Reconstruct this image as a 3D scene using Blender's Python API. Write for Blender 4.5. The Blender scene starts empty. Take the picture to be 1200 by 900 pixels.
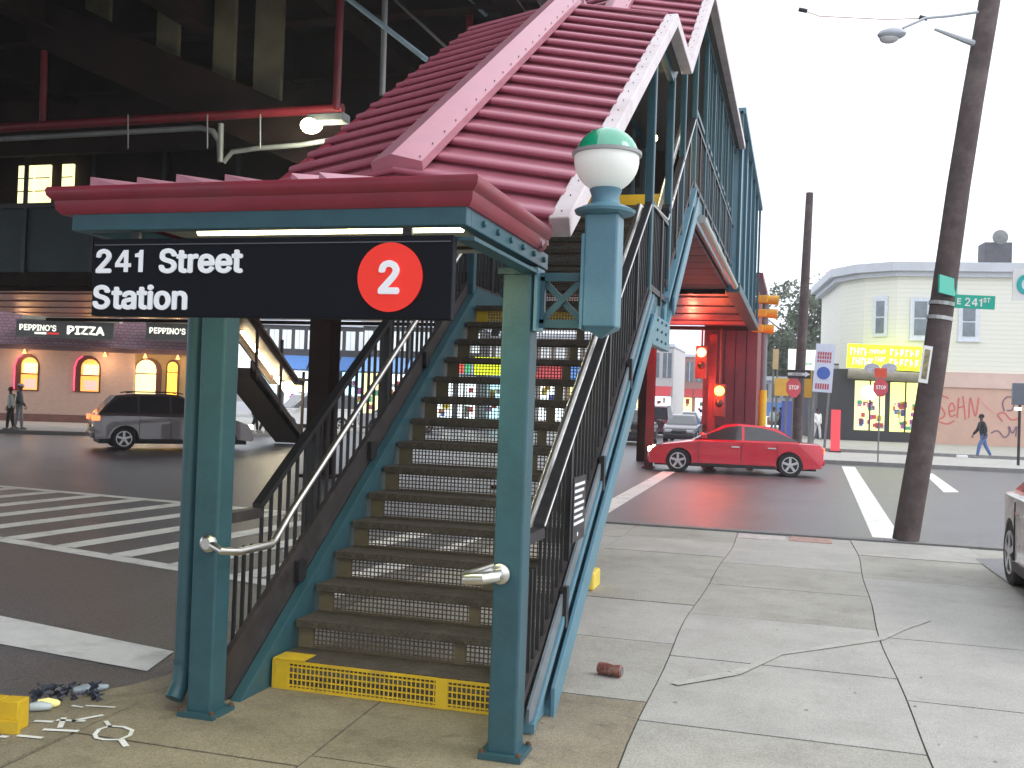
import bpy, bmesh, math, random
import numpy as np
from mathutils import Vector, Matrix
random.seed(7)
R=math.radians; PI=math.pi
scene=bpy.context.scene
COL=scene.collection

# ------------------------------------------------------------------ camera
F=1167.0; CAMH=1.75
def _basis():
    y,p,r=R(16.0),R(0.9),R(2.0)
    fw=Vector((-math.sin(y)*math.cos(p),math.cos(y)*math.cos(p),math.sin(p)))
    rt=Vector((math.cos(y),math.sin(y),0)); up=rt.cross(fw)
    return rt*math.cos(r)+up*math.sin(r), -rt*math.sin(r)+up*math.cos(r), fw
RT,UP,FW=_basis()
cam=bpy.data.objects.new('camera',bpy.data.cameras.new('camera')); COL.objects.link(cam)
cam.data.sensor_width=36; cam.data.lens=36*F/1200; cam.data.clip_start=.05; cam.data.clip_end=3000
m=Matrix(((RT.x,UP.x,-FW.x,0),(RT.y,UP.y,-FW.y,0),(RT.z,UP.z,-FW.z,CAMH),(0,0,0,1)))
cam.matrix_world=m; scene.camera=cam
def at(px,py,Y):                       # photo measurement -> point on the vertical plane at distance Y
    d=RT*((px-600)/F)-UP*((py-450)/F)+FW
    t=Y/d.y; return Vector((d.x*t,Y,CAMH+d.z*t))
def gp(px,py):                         # photo measurement -> point on the ground
    d=RT*((px-600)/F)-UP*((py-450)/F)+FW
    t=-CAMH/d.z; return Vector((d.x*t,d.y*t,0))

# ------------------------------------------------------------------ world, sun, exposure
SUN_EL,SUN_AZ=R(38),R(85)
w=bpy.data.worlds.new('World'); scene.world=w; w.use_nodes=True
nt=w.node_tree; bg=nt.nodes['Background']
sky=nt.nodes.new('ShaderNodeTexSky'); sky.sky_type='NISHITA'; sky.sun_disc=False
sky.sun_elevation=SUN_EL; sky.sun_rotation=SUN_AZ; sky.air_density=1.0; sky.dust_density=3.0
mx=nt.nodes.new('ShaderNodeMix'); mx.data_type='RGBA'; mx.inputs[0].default_value=.88
mx.inputs[7].default_value=(10.6,11.0,12.0,1)      # thick bright overcast
nt.links.new(sky.outputs[0],mx.inputs[6]); nt.links.new(mx.outputs[2],bg.inputs[0]); bg.inputs[1].default_value=.12
sl=bpy.data.lights.new('sun','SUN'); sl.energy=.8; sl.angle=R(25); sl.color=(1,.97,.92)
sun=bpy.data.objects.new('sun',sl); COL.objects.link(sun)
sd=Vector((math.sin(SUN_AZ)*math.cos(SUN_EL),math.cos(SUN_AZ)*math.cos(SUN_EL),math.sin(SUN_EL)))
sun.rotation_euler=sd.to_track_quat('Z','Y').to_euler(); sun.location=(20,-20,30)
scene.view_settings.view_transform='Standard'; scene.view_settings.look='None'
scene.view_settings.exposure=0.47; scene.view_settings.gamma=1

# ------------------------------------------------------------------ materials
_M={}
def mat(name,col,rough=.6,metal=0,var=.12,scale=6,bump=0,bscale=40,dirt=None,damt=.3,dscale=1.5,coat=0,spec=.5):
    if name in _M: return _M[name]
    mt=bpy.data.materials.new(name); mt.use_nodes=True; n=mt.node_tree; b=n.nodes['Principled BSDF']; L=n.links.new
    tc=n.nodes.new('ShaderNodeTexCoord')
    nz=n.nodes.new('ShaderNodeTexNoise'); nz.inputs['Scale'].default_value=scale; nz.inputs['Detail'].default_value=6; nz.inputs['Roughness'].default_value=.65
    L(tc.outputs['Object'],nz.inputs['Vector'])
    rp=n.nodes.new('ShaderNodeValToRGB'); c=np.array(col)
    rp.color_ramp.elements[0].position=.3; rp.color_ramp.elements[1].position=.7
    rp.color_ramp.elements[0].color=(*np.clip(c*(1-var),0,1),1); rp.color_ramp.elements[1].color=(*np.clip(c*(1+var),0,1),1)
    L(nz.outputs['Fac'],rp.inputs[0]); out=rp.outputs[0]
    if dirt:
        n2=n.nodes.new('ShaderNodeTexNoise'); n2.inputs['Scale'].default_value=dscale; n2.inputs['Detail'].default_value=8; n2.inputs['Roughness'].default_value=.7
        L(tc.outputs['Object'],n2.inputs['Vector'])
        r2=n.nodes.new('ShaderNodeValToRGB'); r2.color_ramp.elements[0].position=.5; r2.color_ramp.elements[1].position=.72
        r2.color_ramp.elements[0].color=(0,0,0,1); r2.color_ramp.elements[1].color=(damt,)*3+(1,)
        L(n2.outputs['Fac'],r2.inputs[0])
        m2=n.nodes.new('ShaderNodeMix'); m2.data_type='RGBA'; L(r2.outputs[0],m2.inputs[0]); L(out,m2.inputs[6]); m2.inputs[7].default_value=(*dirt,1)
        out=m2.outputs[2]
    L(out,b.inputs['Base Color'])
    mr=n.nodes.new('ShaderNodeMapRange'); mr.inputs['To Min'].default_value=max(0,rough-.1); mr.inputs['To Max'].default_value=min(1,rough+.12)
    L(nz.outputs['Fac'],mr.inputs['Value']); L(mr.outputs[0],b.inputs['Roughness'])
    b.inputs['Metallic'].default_value=metal; b.inputs['Coat Weight'].default_value=coat; b.inputs['Specular IOR Level'].default_value=spec
    if bump:
        n3=n.nodes.new('ShaderNodeTexNoise'); n3.inputs['Scale'].default_value=bscale; n3.inputs['Detail'].default_value=4
        L(tc.outputs['Object'],n3.inputs['Vector'])
        bp=n.nodes.new('ShaderNodeBump'); bp.inputs['Strength'].default_value=bump; bp.inputs['Distance'].default_value=.01
        L(n3.outputs['Fac'],bp.inputs['Height']); L(bp.outputs[0],b.inputs['Normal'])
    _M[name]=mt; return mt
def emi(name,col,strength,base=None):
    if name in _M: return _M[name]
    mt=bpy.data.materials.new(name); mt.use_nodes=True; b=mt.node_tree.nodes['Principled BSDF']
    b.inputs['Base Color'].default_value=(*(base or col),1); b.inputs['Emission Color'].default_value=(*col,1); b.inputs['Emission Strength'].default_value=strength
    _M[name]=mt; return mt
def glass(name,col=(.03,.035,.04),rough=.06):
    return mat(name,col,rough+.1,0,.2,3,coat=.4,spec=.7)

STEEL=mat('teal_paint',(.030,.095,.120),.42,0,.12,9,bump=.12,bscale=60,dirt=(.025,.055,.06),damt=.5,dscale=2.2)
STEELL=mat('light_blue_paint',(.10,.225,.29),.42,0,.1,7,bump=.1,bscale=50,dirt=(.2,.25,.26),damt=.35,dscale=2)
BLACK=mat('black_paint',(.018,.018,.021),.42,0,.3,12,bump=.1)
BROWNB=mat('brown_black_iron',(.04,.033,.034),.5,0,.25,8,bump=.1,dirt=(.09,.08,.075),damt=.4,dscale=4)
STAIN=mat('stainless',(.74,.72,.68),.34,1,.05,3)
TREAD=mat('tread_concrete',(.075,.061,.050),.8,0,.3,9,bump=.5,bscale=90,dirt=(.10,.085,.07),damt=.6,dscale=3)
TAN=mat('tan_paint',(.15,.12,.07),.6,0,.18,10,dirt=(.08,.07,.05),damt=.5,dscale=5)
YEL=mat('yellow_paint',(.70,.46,.02),.5,0,.12,8,bump=.1,dirt=(.3,.2,.06),damt=.5,dscale=5)
RED=mat('maroon_paint',(.25,.030,.048),.38,0,.14,5,bump=.08,bscale=30,dirt=(.16,.05,.06),damt=.5,dscale=2.4)
PINK=mat('pink_flashing',(.52,.24,.29),.33,.25,.1,4,bump=.06,bscale=20,dirt=(.3,.15,.17),damt=.4,dscale=2)
ROOF=mat('roof_sheet_red',(.40,.125,.17),.34,.25,.10,4,bump=.05,bscale=16,dirt=(.33,.13,.16),damt=.45,dscale=1.8)
SILV=mat('worn_silver_pink',(.62,.55,.55),.4,.3,.12,4,bump=.1,bscale=16,dirt=(.4,.28,.28),damt=.7,dscale=3)
SIGNB=mat('sign_black',(.006,.007,.011),.55,0,.15,4,spec=.2)
WHITE=mat('white_paint',(.78,.78,.76),.5,0,.05,5)
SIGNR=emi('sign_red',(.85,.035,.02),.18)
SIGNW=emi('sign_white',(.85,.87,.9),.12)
TUBE=emi('fluorescent_tube',(1,.93,.55),6.5)
CONC=mat('pavement_concrete',(.385,.375,.335),.8,0,.12,1.3,bump=.35,bscale=70,dirt=(.20,.19,.165),damt=.55,dscale=.9)
CONC2=mat('pavement_concrete_light',(.43,.42,.385),.75,0,.1,1.5,bump=.3,bscale=70,dirt=(.28,.27,.25),damt=.5,dscale=1.1)
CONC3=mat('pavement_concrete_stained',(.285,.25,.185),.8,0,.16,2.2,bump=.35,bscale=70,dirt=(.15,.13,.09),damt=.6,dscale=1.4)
KERB=mat('kerb_stone',(.22,.22,.21),.8,0,.2,5,bump=.3)
ASPH=mat('asphalt',(.102,.104,.112),.34,0,.3,1.1,bump=.7,bscale=120,dirt=(.10,.097,.095),damt=.6,dscale=.35)
PAINT=mat('road_paint',(.82,.82,.78),.7,0,.08,4,bump=.3,bscale=90,dirt=(.36,.36,.34),damt=.6,dscale=2.6)
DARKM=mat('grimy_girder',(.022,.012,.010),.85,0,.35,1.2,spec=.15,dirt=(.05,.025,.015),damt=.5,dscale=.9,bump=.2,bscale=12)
MAROON=mat('soffit_maroon',(.46,.20,.20),.3,.1,.15,1.6,dirt=(.26,.10,.11),damt=.6,dscale=.8)
PIPER=mat('pipe_red',(.17,.012,.02),.45,0,.2,4)
PIPEG=mat('pipe_grey',(.20,.205,.20),.5,.2,.2,4)

# fine aggregate, stains and wear for the ground materials (object space, so it stays with the surface)
def speckle(mt,dark,light,sc=160,amt=.5,stain=None,ssc=.5,samt=.5,stretch=(1,1,1)):
    n=mt.node_tree; L=n.links.new; b=n.nodes['Principled BSDF']; src=b.inputs['Base Color'].links[0].from_socket
    tc=n.nodes.new('ShaderNodeTexCoord')
    v=n.nodes.new('ShaderNodeTexVoronoi'); v.inputs['Scale'].default_value=sc; L(tc.outputs['Object'],v.inputs['Vector'])
    rp_=n.nodes.new('ShaderNodeValToRGB'); e=rp_.color_ramp.elements; e[0].position=.15; e[0].color=(*dark,1); e[1].position=.85; e[1].color=(*light,1)
    L(v.outputs['Color'],rp_.inputs[0])
    m_=n.nodes.new('ShaderNodeMix'); m_.data_type='RGBA'; m_.blend_type='MULTIPLY'; m_.inputs[0].default_value=amt; L(src,m_.inputs[6]); L(rp_.outputs[0],m_.inputs[7]); out=m_.outputs[2]
    if stain:
        mp=n.nodes.new('ShaderNodeMapping'); mp.inputs['Scale'].default_value=stretch; L(tc.outputs['Object'],mp.inputs[0])
        nz=n.nodes.new('ShaderNodeTexNoise'); nz.inputs['Scale'].default_value=ssc; nz.inputs['Detail'].default_value=9; nz.inputs['Roughness'].default_value=.75; nz.inputs['Distortion'].default_value=.6; L(mp.outputs[0],nz.inputs['Vector'])
        r2=n.nodes.new('ShaderNodeValToRGB'); r2.color_ramp.elements[0].position=.52; r2.color_ramp.elements[0].color=(0,0,0,1); r2.color_ramp.elements[1].position=.68; r2.color_ramp.elements[1].color=(samt,)*3+(1,); L(nz.outputs['Fac'],r2.inputs[0])
        m3=n.nodes.new('ShaderNodeMix'); m3.data_type='RGBA'; L(r2.outputs[0],m3.inputs[0]); L(out,m3.inputs[6]); m3.inputs[7].default_value=(*stain,1); out=m3.outputs[2]
    L(out,b.inputs['Base Color'])
def chips(mt,col,sc,pos,amt):
    n=mt.node_tree; L=n.links.new; b=n.nodes['Principled BSDF']; src=b.inputs['Base Color'].links[0].from_socket
    tc=n.nodes.new('ShaderNodeTexCoord'); nz=n.nodes.new('ShaderNodeTexNoise'); nz.inputs['Scale'].default_value=sc; nz.inputs['Detail'].default_value=10; nz.inputs['Roughness'].default_value=.8; L(tc.outputs['Object'],nz.inputs['Vector'])
    r2=n.nodes.new('ShaderNodeValToRGB'); r2.color_ramp.elements[0].position=pos; r2.color_ramp.elements[0].color=(0,0,0,1); r2.color_ramp.elements[1].position=pos+.012; r2.color_ramp.elements[1].color=(amt,)*3+(1,); L(nz.outputs['Fac'],r2.inputs[0])
    m3=n.nodes.new('ShaderNodeMix'); m3.data_type='RGBA'; L(r2.outputs[0],m3.inputs[0]); L(src,m3.inputs[6]); m3.inputs[7].default_value=(*col,1); L(m3.outputs[2],b.inputs['Base Color'])
chips(STEEL,(.16,.20,.20),7,.665,.8); chips(STEELL,(.10,.07,.05),6,.69,.8); chips(PINK,(.25,.12,.12),9,.67,.6); chips(RED,(.10,.03,.03),8,.67,.7); chips(YEL,(.16,.11,.05),8,.66,.85); chips(ROOF,(.12,.03,.04),9,.68,.6); chips(WHITE,(.4,.38,.35),12,.68,.5)
speckle(CONC,(.72,.72,.70),(1.15,1.15,1.12),150,.8,(.22,.205,.17),2.3,.45); speckle(CONC2,(.75,.75,.74),(1.1,1.1,1.1),150,.8,(.28,.26,.23),2.0,.4)
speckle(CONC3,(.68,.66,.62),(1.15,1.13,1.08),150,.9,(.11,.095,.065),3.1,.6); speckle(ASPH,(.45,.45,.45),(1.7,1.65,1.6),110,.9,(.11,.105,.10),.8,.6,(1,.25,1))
speckle(TREAD,(.6,.6,.6),(1.3,1.3,1.2),90,.8,(.13,.115,.09),6,.5)

# ------------------------------------------------------------------ mesh helpers
class MB:
    def __init__(s): s.v=[];s.f=[];s.mi=[];s.m=0
    def add(s,vs,fs):
        b=len(s.v); s.v+= [Vector(v) for v in vs]; s.f+=[tuple(b+i for i in f) for f in fs]; s.mi+=[s.m]*len(fs); return s
    def box(s,x0,x1,y0,y1,z0,z1):
        return s.add([(x0,y0,z0),(x1,y0,z0),(x1,y1,z0),(x0,y1,z0),(x0,y0,z1),(x1,y0,z1),(x1,y1,z1),(x0,y1,z1)],
          [(0,3,2,1),(4,5,6,7),(0,1,5,4),(1,2,6,5),(2,3,7,6),(3,0,4,7)])
    def bar(s,a,b,wd,ht=None,up=(0,0,1)):
        a=Vector(a);b=Vector(b);d=(b-a).normalized(); u=Vector(up); sd=d.cross(u)
        if sd.length<1e-4: sd=d.cross(Vector((0,1,0)))
        sd.normalize(); u=sd.cross(d); ht=ht or wd; vs=[]
        for p in (a,b):
            for i,j in ((-1,-1),(1,-1),(1,1),(-1,1)): vs.append(p+sd*wd/2*i+u*ht/2*j)
        return s.add(vs,[(0,1,2,3),(7,6,5,4),(0,4,5,1),(1,5,6,2),(2,6,7,3),(3,7,4,0)])
    def tube(s,pts,r,n=10,caps=True):
        pts=[Vector(p) for p in pts]; rs=r if isinstance(r,(list,tuple)) else [r]*len(pts); rings=[]
        prev=None
        for i,p in enumerate(pts):
            d=(pts[min(i+1,len(pts)-1)]-pts[max(i-1,0)]).normalized()
            if prev is None:
                u=Vector((0,0,1)) if abs(d.z)<.9 else Vector((0,1,0))
            else: u=prev
            sd=d.cross(u)
            if sd.length<1e-4: sd=d.cross(Vector((1,0,0)))
            sd.normalize(); u=sd.cross(d); prev=u
            rings.append([p+(sd*math.cos(2*PI*k/n)+u*math.sin(2*PI*k/n))*rs[i] for k in range(n)])
        vs=[v for r_ in rings for v in r_]; fs=[]
        for i in range(len(pts)-1):
            for k in range(n): fs.append((i*n+k,i*n+(k+1)%n,(i+1)*n+(k+1)%n,(i+1)*n+k))
        if caps: fs.append(tuple(range(n-1,-1,-1))); fs.append(tuple((len(pts)-1)*n+k for k in range(n)))
        return s.add(vs,fs)
    def lathe(s,prof,c=(0,0,0),n=20,axis='z'):
        vs=[];c=Vector(c)
        for r,h in prof:
            for k in range(n):
                a=2*PI*k/n; x,y=r*math.cos(a),r*math.sin(a)
                vs.append(c+(Vector((x,y,h)) if axis=='z' else Vector((x,h,y)) if axis=='y' else Vector((h,x,y))))
        fs=[]
        for i in range(len(prof)-1):
            for k in range(n): fs.append((i*n+k,i*n+(k+1)%n,(i+1)*n+(k+1)%n,(i+1)*n+k))
        fs.append(tuple(range(n-1,-1,-1))); fs.append(tuple((len(prof)-1)*n+k for k in range(n)))
        return s.add(vs,fs)
    def prism(s,poly,a,b,axis='x'):
        """poly in the other two axes, extruded from a to b along axis"""
        n=len(poly)
        def V(t,p): return (t,p[0],p[1]) if axis=='x' else (p[0],t,p[1]) if axis=='y' else (p[0],p[1],t)
        vs=[V(a,p) for p in poly]+[V(b,p) for p in poly]
        fs=[tuple(range(n-1,-1,-1)),tuple(range(n,2*n))]+[(i,(i+1)%n,n+(i+1)%n,n+i) for i in range(n)]
        return s.add(vs,fs)
    def ball(s,c,r,nu=14,nv=9,sc=(1,1,1)):
        prof=[(max(1e-4,math.sin(PI*i/nv))*r,-math.cos(PI*i/nv)*r) for i in range(nv+1)]
        b=len(s.v); s.lathe(prof,(0,0,0),nu); c=Vector(c)
        for i in range(b,len(s.v)):
            v=s.v[i]; s.v[i]=Vector((v.x*sc[0],v.y*sc[1],v.z*sc[2]))+c
        return s
    def quad(s,*p): return s.add(p,[tuple(range(len(p)))])
    def mesh(s,name,mats,smooth=False,off=Vector((0,0,0))):
        me=bpy.data.meshes.new(name); me.from_pydata([tuple(v-off) for v in s.v],[],s.f)
        for m_ in (mats if isinstance(mats,(list,tuple)) else [mats]): me.materials.append(m_)
        if any(s.mi): me.polygons.foreach_set('material_index',s.mi)
        me.validate()
        bm=bmesh.new(); bm.from_mesh(me); bmesh.ops.recalc_face_normals(bm,faces=bm.faces); bm.to_mesh(me); bm.free()
        if smooth:
            me.polygons.foreach_set('use_smooth',[True]*len(me.polygons)); me.set_sharp_from_angle(angle=R(38))
        me.update(); return me
    def build(s,name,mats,parent=None,smooth=False,label=None,world=False,bevel=0,kind=None):
        off=wl(parent) if (world and parent) else Vector((0,0,0))
        o=bpy.data.objects.new(name,s.mesh(name,mats,smooth,off)); COL.objects.link(o)
        if parent: o.parent=parent
        if label: o['label']=label
        if kind: o['kind']=kind
        if bevel:
            bv=o.modifiers.new('bevel','BEVEL'); bv.width=bevel; bv.segments=2; bv.limit_method='ANGLE'; bv.angle_limit=R(40)
        return o
def wl(o):
    p=Vector((0,0,0))
    while o: p+=o.location; o=o.parent
    return p
def inst(name,me,loc,parent=None,rotz=0,rot=None,world=False,label=None,scale=None):
    o=bpy.data.objects.new(name,me); COL.objects.link(o)
    loc=Vector(loc)
    if world and parent: loc=loc-wl(parent)
    o.location=loc; o.rotation_euler=rot or (0,0,rotz)
    if scale: o.scale=scale
    if parent: o.parent=parent
    if label: o['label']=label
    return o
def thing(name,label,cat,loc=(0,0,0),rotz=0,group=None):
    o=bpy.data.objects.new(name,None); COL.objects.link(o); o.location=loc; o.rotation_euler=(0,0,rotz)
    o.empty_display_size=.2; o['label']=label; o['category']=cat
    if group: o['group']=group
    return o
def tag(o,label,cat,group=None):
    o['label']=label; o['category']=cat
    if group: o['group']=group
    return o
def struct(name,mb,mt,smooth=False):
    o=mb.build(name,mt,None,smooth); o['kind']='structure'; return o
def copy_tree(o,parent=None):
    c=o.copy(); COL.objects.link(c)
    if parent: c.parent=parent
    for ch in list(o.children): copy_tree(ch,c)
    return c
try: SANS=bpy.data.fonts.load(bpy.utils.resource_path('LOCAL')+'/datafiles/fonts/Inter.woff2')
except Exception: SANS=None
def letters(s,size,loc,mt,parent,bold=0,sx=1,ext=.003,align='LEFT',rot=(math.radians(90),0,0)):
    """a word set letter by letter: every letter is a part of its own"""
    def wid(q):
        cu=bpy.data.curves.new('w','FONT'); cu.body=q; cu.size=size
        if SANS: cu.font=SANS
        t=bpy.data.objects.new('t',cu); COL.objects.link(t); bpy.context.view_layer.update(); w_=t.dimensions.x
        bpy.data.objects.remove(t); bpy.data.curves.remove(cu); return w_
    cu=bpy.data.curves.new('w','FONT'); cu.body='H'; cu.size=size; cu.align_y='CENTER'
    if SANS: cu.font=SANS
    t=bpy.data.objects.new('t',cu); COL.objects.link(t); bpy.context.view_layer.update(); hb=[c[1] for c in t.bound_box]; capb,cap=min(hb),max(hb)-min(hb)
    bpy.data.objects.remove(t); bpy.data.curves.remove(cu)
    base=wid('|'); adv=[wid(s[:i]+'|')-base for i in range(len(s))]; tot=wid(s)
    x0=-tot/2*sx if align=='CENTER' else 0
    for c,a in zip(s,adv):
        if c in '41':
            mb=MB(); sc_=cap/.71
            quads=(((.33,0),(.47,0),(.47,.71),(.33,.71)),((.03,.16),(.33,.16),(.33,.285),(.03,.285)),((.47,.16),(.57,.16),(.57,.285),(.47,.285)),((.03,.285),(.17,.285),(.33,.53),(.33,.71),(.31,.71))) if c=='4' else (((.20,0),(.345,0),(.345,.71),(.235,.71),(.19,.62),(.07,.585),(.07,.48),(.20,.48)),)
            for q_ in quads: mb.add([(u*sc_*sx,0,capb+v*sc_) for u,v in q_]+[(u*sc_*sx,.003,capb+v*sc_) for u,v in q_],[tuple(range(len(q_))),tuple(range(2*len(q_)-1,len(q_)-1,-1))]+[(i,(i+1)%len(q_),len(q_)+(i+1)%len(q_),len(q_)+i) for i in range(len(q_))])
            o_=mb.build('letter',mt,parent); o_.location=Vector((loc[0]+x0+(a+cap*.03)*sx,loc[1]-.003,loc[2]))-(wl(parent) if abs(loc[1])>.5 else Vector((0,0,0)))
        elif c!=' ': text('letter',c,size,(loc[0]+x0+a*sx,loc[1],loc[2]),rot,mt,parent,bold=bold,align='LEFT',world=(abs(wl(parent).y-loc[1])<1.5 and abs(loc[1])>.5),sx=sx,ext=ext)
def text(name,s,size,loc,rot,mt,parent=None,bold=0,ext=.003,align='CENTER',world=False,sx=1,label=None,shear=0,spacing=1):
    cu=bpy.data.curves.new(name,'FONT'); cu.body=s; cu.size=size; cu.align_x=align; cu.align_y='CENTER'
    cu.offset=0 if SANS else bold; cu.extrude=ext; cu.shear=shear; cu.space_character=spacing; cu.resolution_u=4
    if SANS: cu.font=SANS
    t=bpy.data.objects.new('t',cu); COL.objects.link(t)
    dg=bpy.context.evaluated_depsgraph_get(); me=bpy.data.meshes.new_from_object(t.evaluated_get(dg)); 
    bpy.data.objects.remove(t); bpy.data.curves.remove(cu)
    if SANS and bold:
        n=len(me.vertices); co=np.empty(n*3); me.vertices.foreach_get('co',co); co=co.reshape(-1,3); V=[];Fc=[]
        polys=[tuple(p.vertices) for p in me.polygons]
        for k,(dx,dy) in enumerate(((0,0),(1,0),(-1,0),(0,1),(0,-1),(.7,.7),(-.7,.7),(.7,-.7),(-.7,-.7))):
            V+= [tuple(v) for v in co+np.array([dx*bold,dy*bold,k*.0004])]; Fc+=[tuple(i+k*n for i in p) for p in polys]
        me=bpy.data.meshes.new(name); me.from_pydata(V,[],Fc)
    me.materials.clear(); me.materials.append(mt); me.name=name
    return inst(name,me,loc,parent,rot=rot,world=world,scale=(sx,1,1),label=label)
def lamp(kind,loc,energy,col,size=.1,parent=None,rot=None,sy=None):
    l=bpy.data.lights.new('bulb',kind); l.energy=energy; l.color=col
    if kind=='POINT': l.shadow_soft_size=size
    if kind=='AREA': 
        l.shape='RECTANGLE'; l.size=size; l.size_y=sy or size
    o=bpy.data.objects.new('bulb',l); COL.objects.link(o); o.location=loc
    if rot: o.rotation_euler=rot
    if parent: o.parent=parent; o.location=Vector(loc)-wl(parent)
    return o

# ------------------------------------------------------------------ ground, road, pavements
GZ=0.0; RZ=-0.13
g=MB().box(-400,400,-200,900,RZ-.3,RZ-.02); struct('ground',g,mat('far_ground',(.12,.12,.115),.9,0,.2,.2))
def sheet(poly,z): return MB().add([(x,y,z) for x,y in poly],[tuple(range(len(poly)))])
road=struct('road',sheet([(-90,-40),(70,-40),(70,160),(-90,160)],RZ),ASPH)
def marking(name,poly,label=None,z=RZ+.004):
    return sheet(poly,z).build(name,PAINT,road,label=label)
def strip(name,a,b,wd,label=None):
    a=Vector((*a,0));b=Vector((*b,0));n=(b-a).normalized().cross(Vector((0,0,1)))*wd/2
    return marking(name,[tuple((a+n)[:2]),tuple((b+n)[:2]),tuple((b-n)[:2]),tuple((a-n)[:2])],label)
# photo measurements were taken on z=0; scale onto the lower road plane
def rp(px,py):
    q=gp(px,py); k=(CAMH-RZ)/CAMH; return (q.x*k,q.y*k)
# stop band
marking('stop_line',[rp(-160,688),rp(0,722),rp(204,764),rp(172,787),rp(0,755),rp(-160,722)])
# hatched crossing: two long border lines and the slanting bars between them
def ext(p,q,x): k=(x-p[0])/(q[0]-p[0]); return (x,p[1]+(q[1]-p[1])*k)
LA,LB=rp(0,632),rp(208,666); TA,TB=rp(0,570),rp(210,589)
def border(A,B,w_):
    a=ext(A,B,-16.5); b=ext(A,B,-3.78); marking('crosswalk_border',[(a[0],a[1]-w_/2),(b[0],b[1]-w_/2),(b[0],b[1]+w_/2),(a[0],a[1]+w_/2)])
border(LA,LB,.24); border(TA,TB,.24)
bars=[((0,581),(65,572)),((0,594),(107,581)),((0,609),(165,585)),((0,625),(210,596)),((65,636),(210,614)),((150,646),(210,636))]
def hit(p,d,A,B):
    # intersection of the bar line with a border line
    ax,ay=A; bx,by=B[0]-A[0],B[1]-A[1]; den=d[0]*by-d[1]*bx; t_=((ax-p[0])*by-(ay-p[1])*bx)/den; return (p[0]+d[0]*t_,p[1]+d[1]*t_)
bd=Vector(rp(210,598))-Vector(rp(0,626)); bd.normalize()
xk=-14.6
while xk<-3.6:
    p=ext(LA,LB,xk); a=hit(p,bd,LA,LB); b=hit(p,bd,TA,TB)
    if b[0]>-3.8: 
        k=(-3.8-a[0])/(b[0]-a[0]); b=(-3.8,a[1]+(b[1]-a[1])*k)
    w_=.16
    if a[0]<-3.95: marking('crosswalk_bar',[(a[0]-w_,a[1]+.12),(a[0]+w_,a[1]+.12),(b[0]+w_ if b[0]<-3.85 else b[0],b[1]-.12),(b[0]-w_,b[1]-.12)])
    xk+=.93
strip('lane_line',rp(695,604),rp(787,551),.36)
strip('lane_line',rp(1040,631),rp(994,547),.42)
marking('lane_line',[rp(1083,555),rp(1093,555),rp(1124,577),rp(1106,577)])
strip('lane_line',rp(975,590),rp(1110,588),.1) if False else None
for px in (1010,1040,1075): 
    q=rp(px,612); 
KX0,KY=-3.60,14.5       # near pavement: left kerb x, far kerb y
LOT=2.15                # right edge beyond y=11
# slabs of the near pavement
PV=MB().box(-3.45,9.6,-14,KY-.15,RZ,-.012); pav=struct('pavement',PV,mat('pavement_joint',(.09,.085,.075),.9,0,.2,5))
xs=[-3.46,-2.22,-.775,.72,2.2,3.7,5.2,6.7,8.2,9.6]
def slab(x0,x1,y0,y1,mt,g=.009,dz=0):
    b=MB()
    def jx(y,x): return x+.045*math.sin(y*.55+.4)+ (.012*math.sin(y*2.1) )
    ys=np.linspace(y0+g,y1-g,5); vs=[]
    for y in ys: vs+=[(jx(y,x0)+g*.55,y,dz),(jx(y,x1)-g*.55,y,dz)]
    n=len(vs); vs+=[(v[0],v[1],-.02) for v in vs]; fs=[]
    for i in range(4): fs.append((2*i,2*i+1,2*i+3,2*i+2))
    fs+= [(0,n,n+1,1),(n-2,n-1,2*n-1,2*n-2)]
    for i in range(4): fs+=[(2*i,2*i+2,n+2*i+2,n+2*i),(2*i+1,n+2*i+1,n+2*i+3,2*i+3)]
    return b.add(vs,fs).build('slab',mt,pav)
rng=random.Random(3)
ycuts={0:[-2,-.4,1.2,2.7,4.25,5.6,7,8.5,10,11.5,13,14.32],1:[-2,-.4,1.2,2.7,4.4,5.9,7.4,8.9,10.4,11.9,13.2,14.32],
 2:[-2,-.6,1,2.5,3.9,5.55,7.05,8.55,10.05,11.5,13.2,14.32],3:[-2,-.5,.9,2.4,3.9,5.0,6.55,8.3,9.6,11.2,12.9,14.32],
 4:[-2,-.5,1,2.5,4,5.6,7.2,9.15,10.2,11.15,12.8,14.32]}
for c in range(len(xs)-1):
    yc=ycuts.get(c,[-2,-.5,1,2.5,4,5.5,7,8.5,10,11,12.5,14.32])
    for i in range(len(yc)-1):
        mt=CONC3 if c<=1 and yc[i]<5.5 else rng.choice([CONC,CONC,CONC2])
        if c==3 and i in (7,): mt=CONC2
        if c==4 and yc[i]>5 and yc[i]<9.2: mt=CONC2
        slab(xs[c],xs[c+1],yc[i],yc[i+1],mt,dz=rng.uniform(-.003,.003))
sheet([tuple(gp(*p)[:2]) for p in ((1143,655),(1215,655),(1230,694),(1180,682),(1160,668))],.0065).build('car_shadow_patch',ASPH,pav)  # the white sedan's shadow, drawn as a dark asphalt sheet on the slabs
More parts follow.
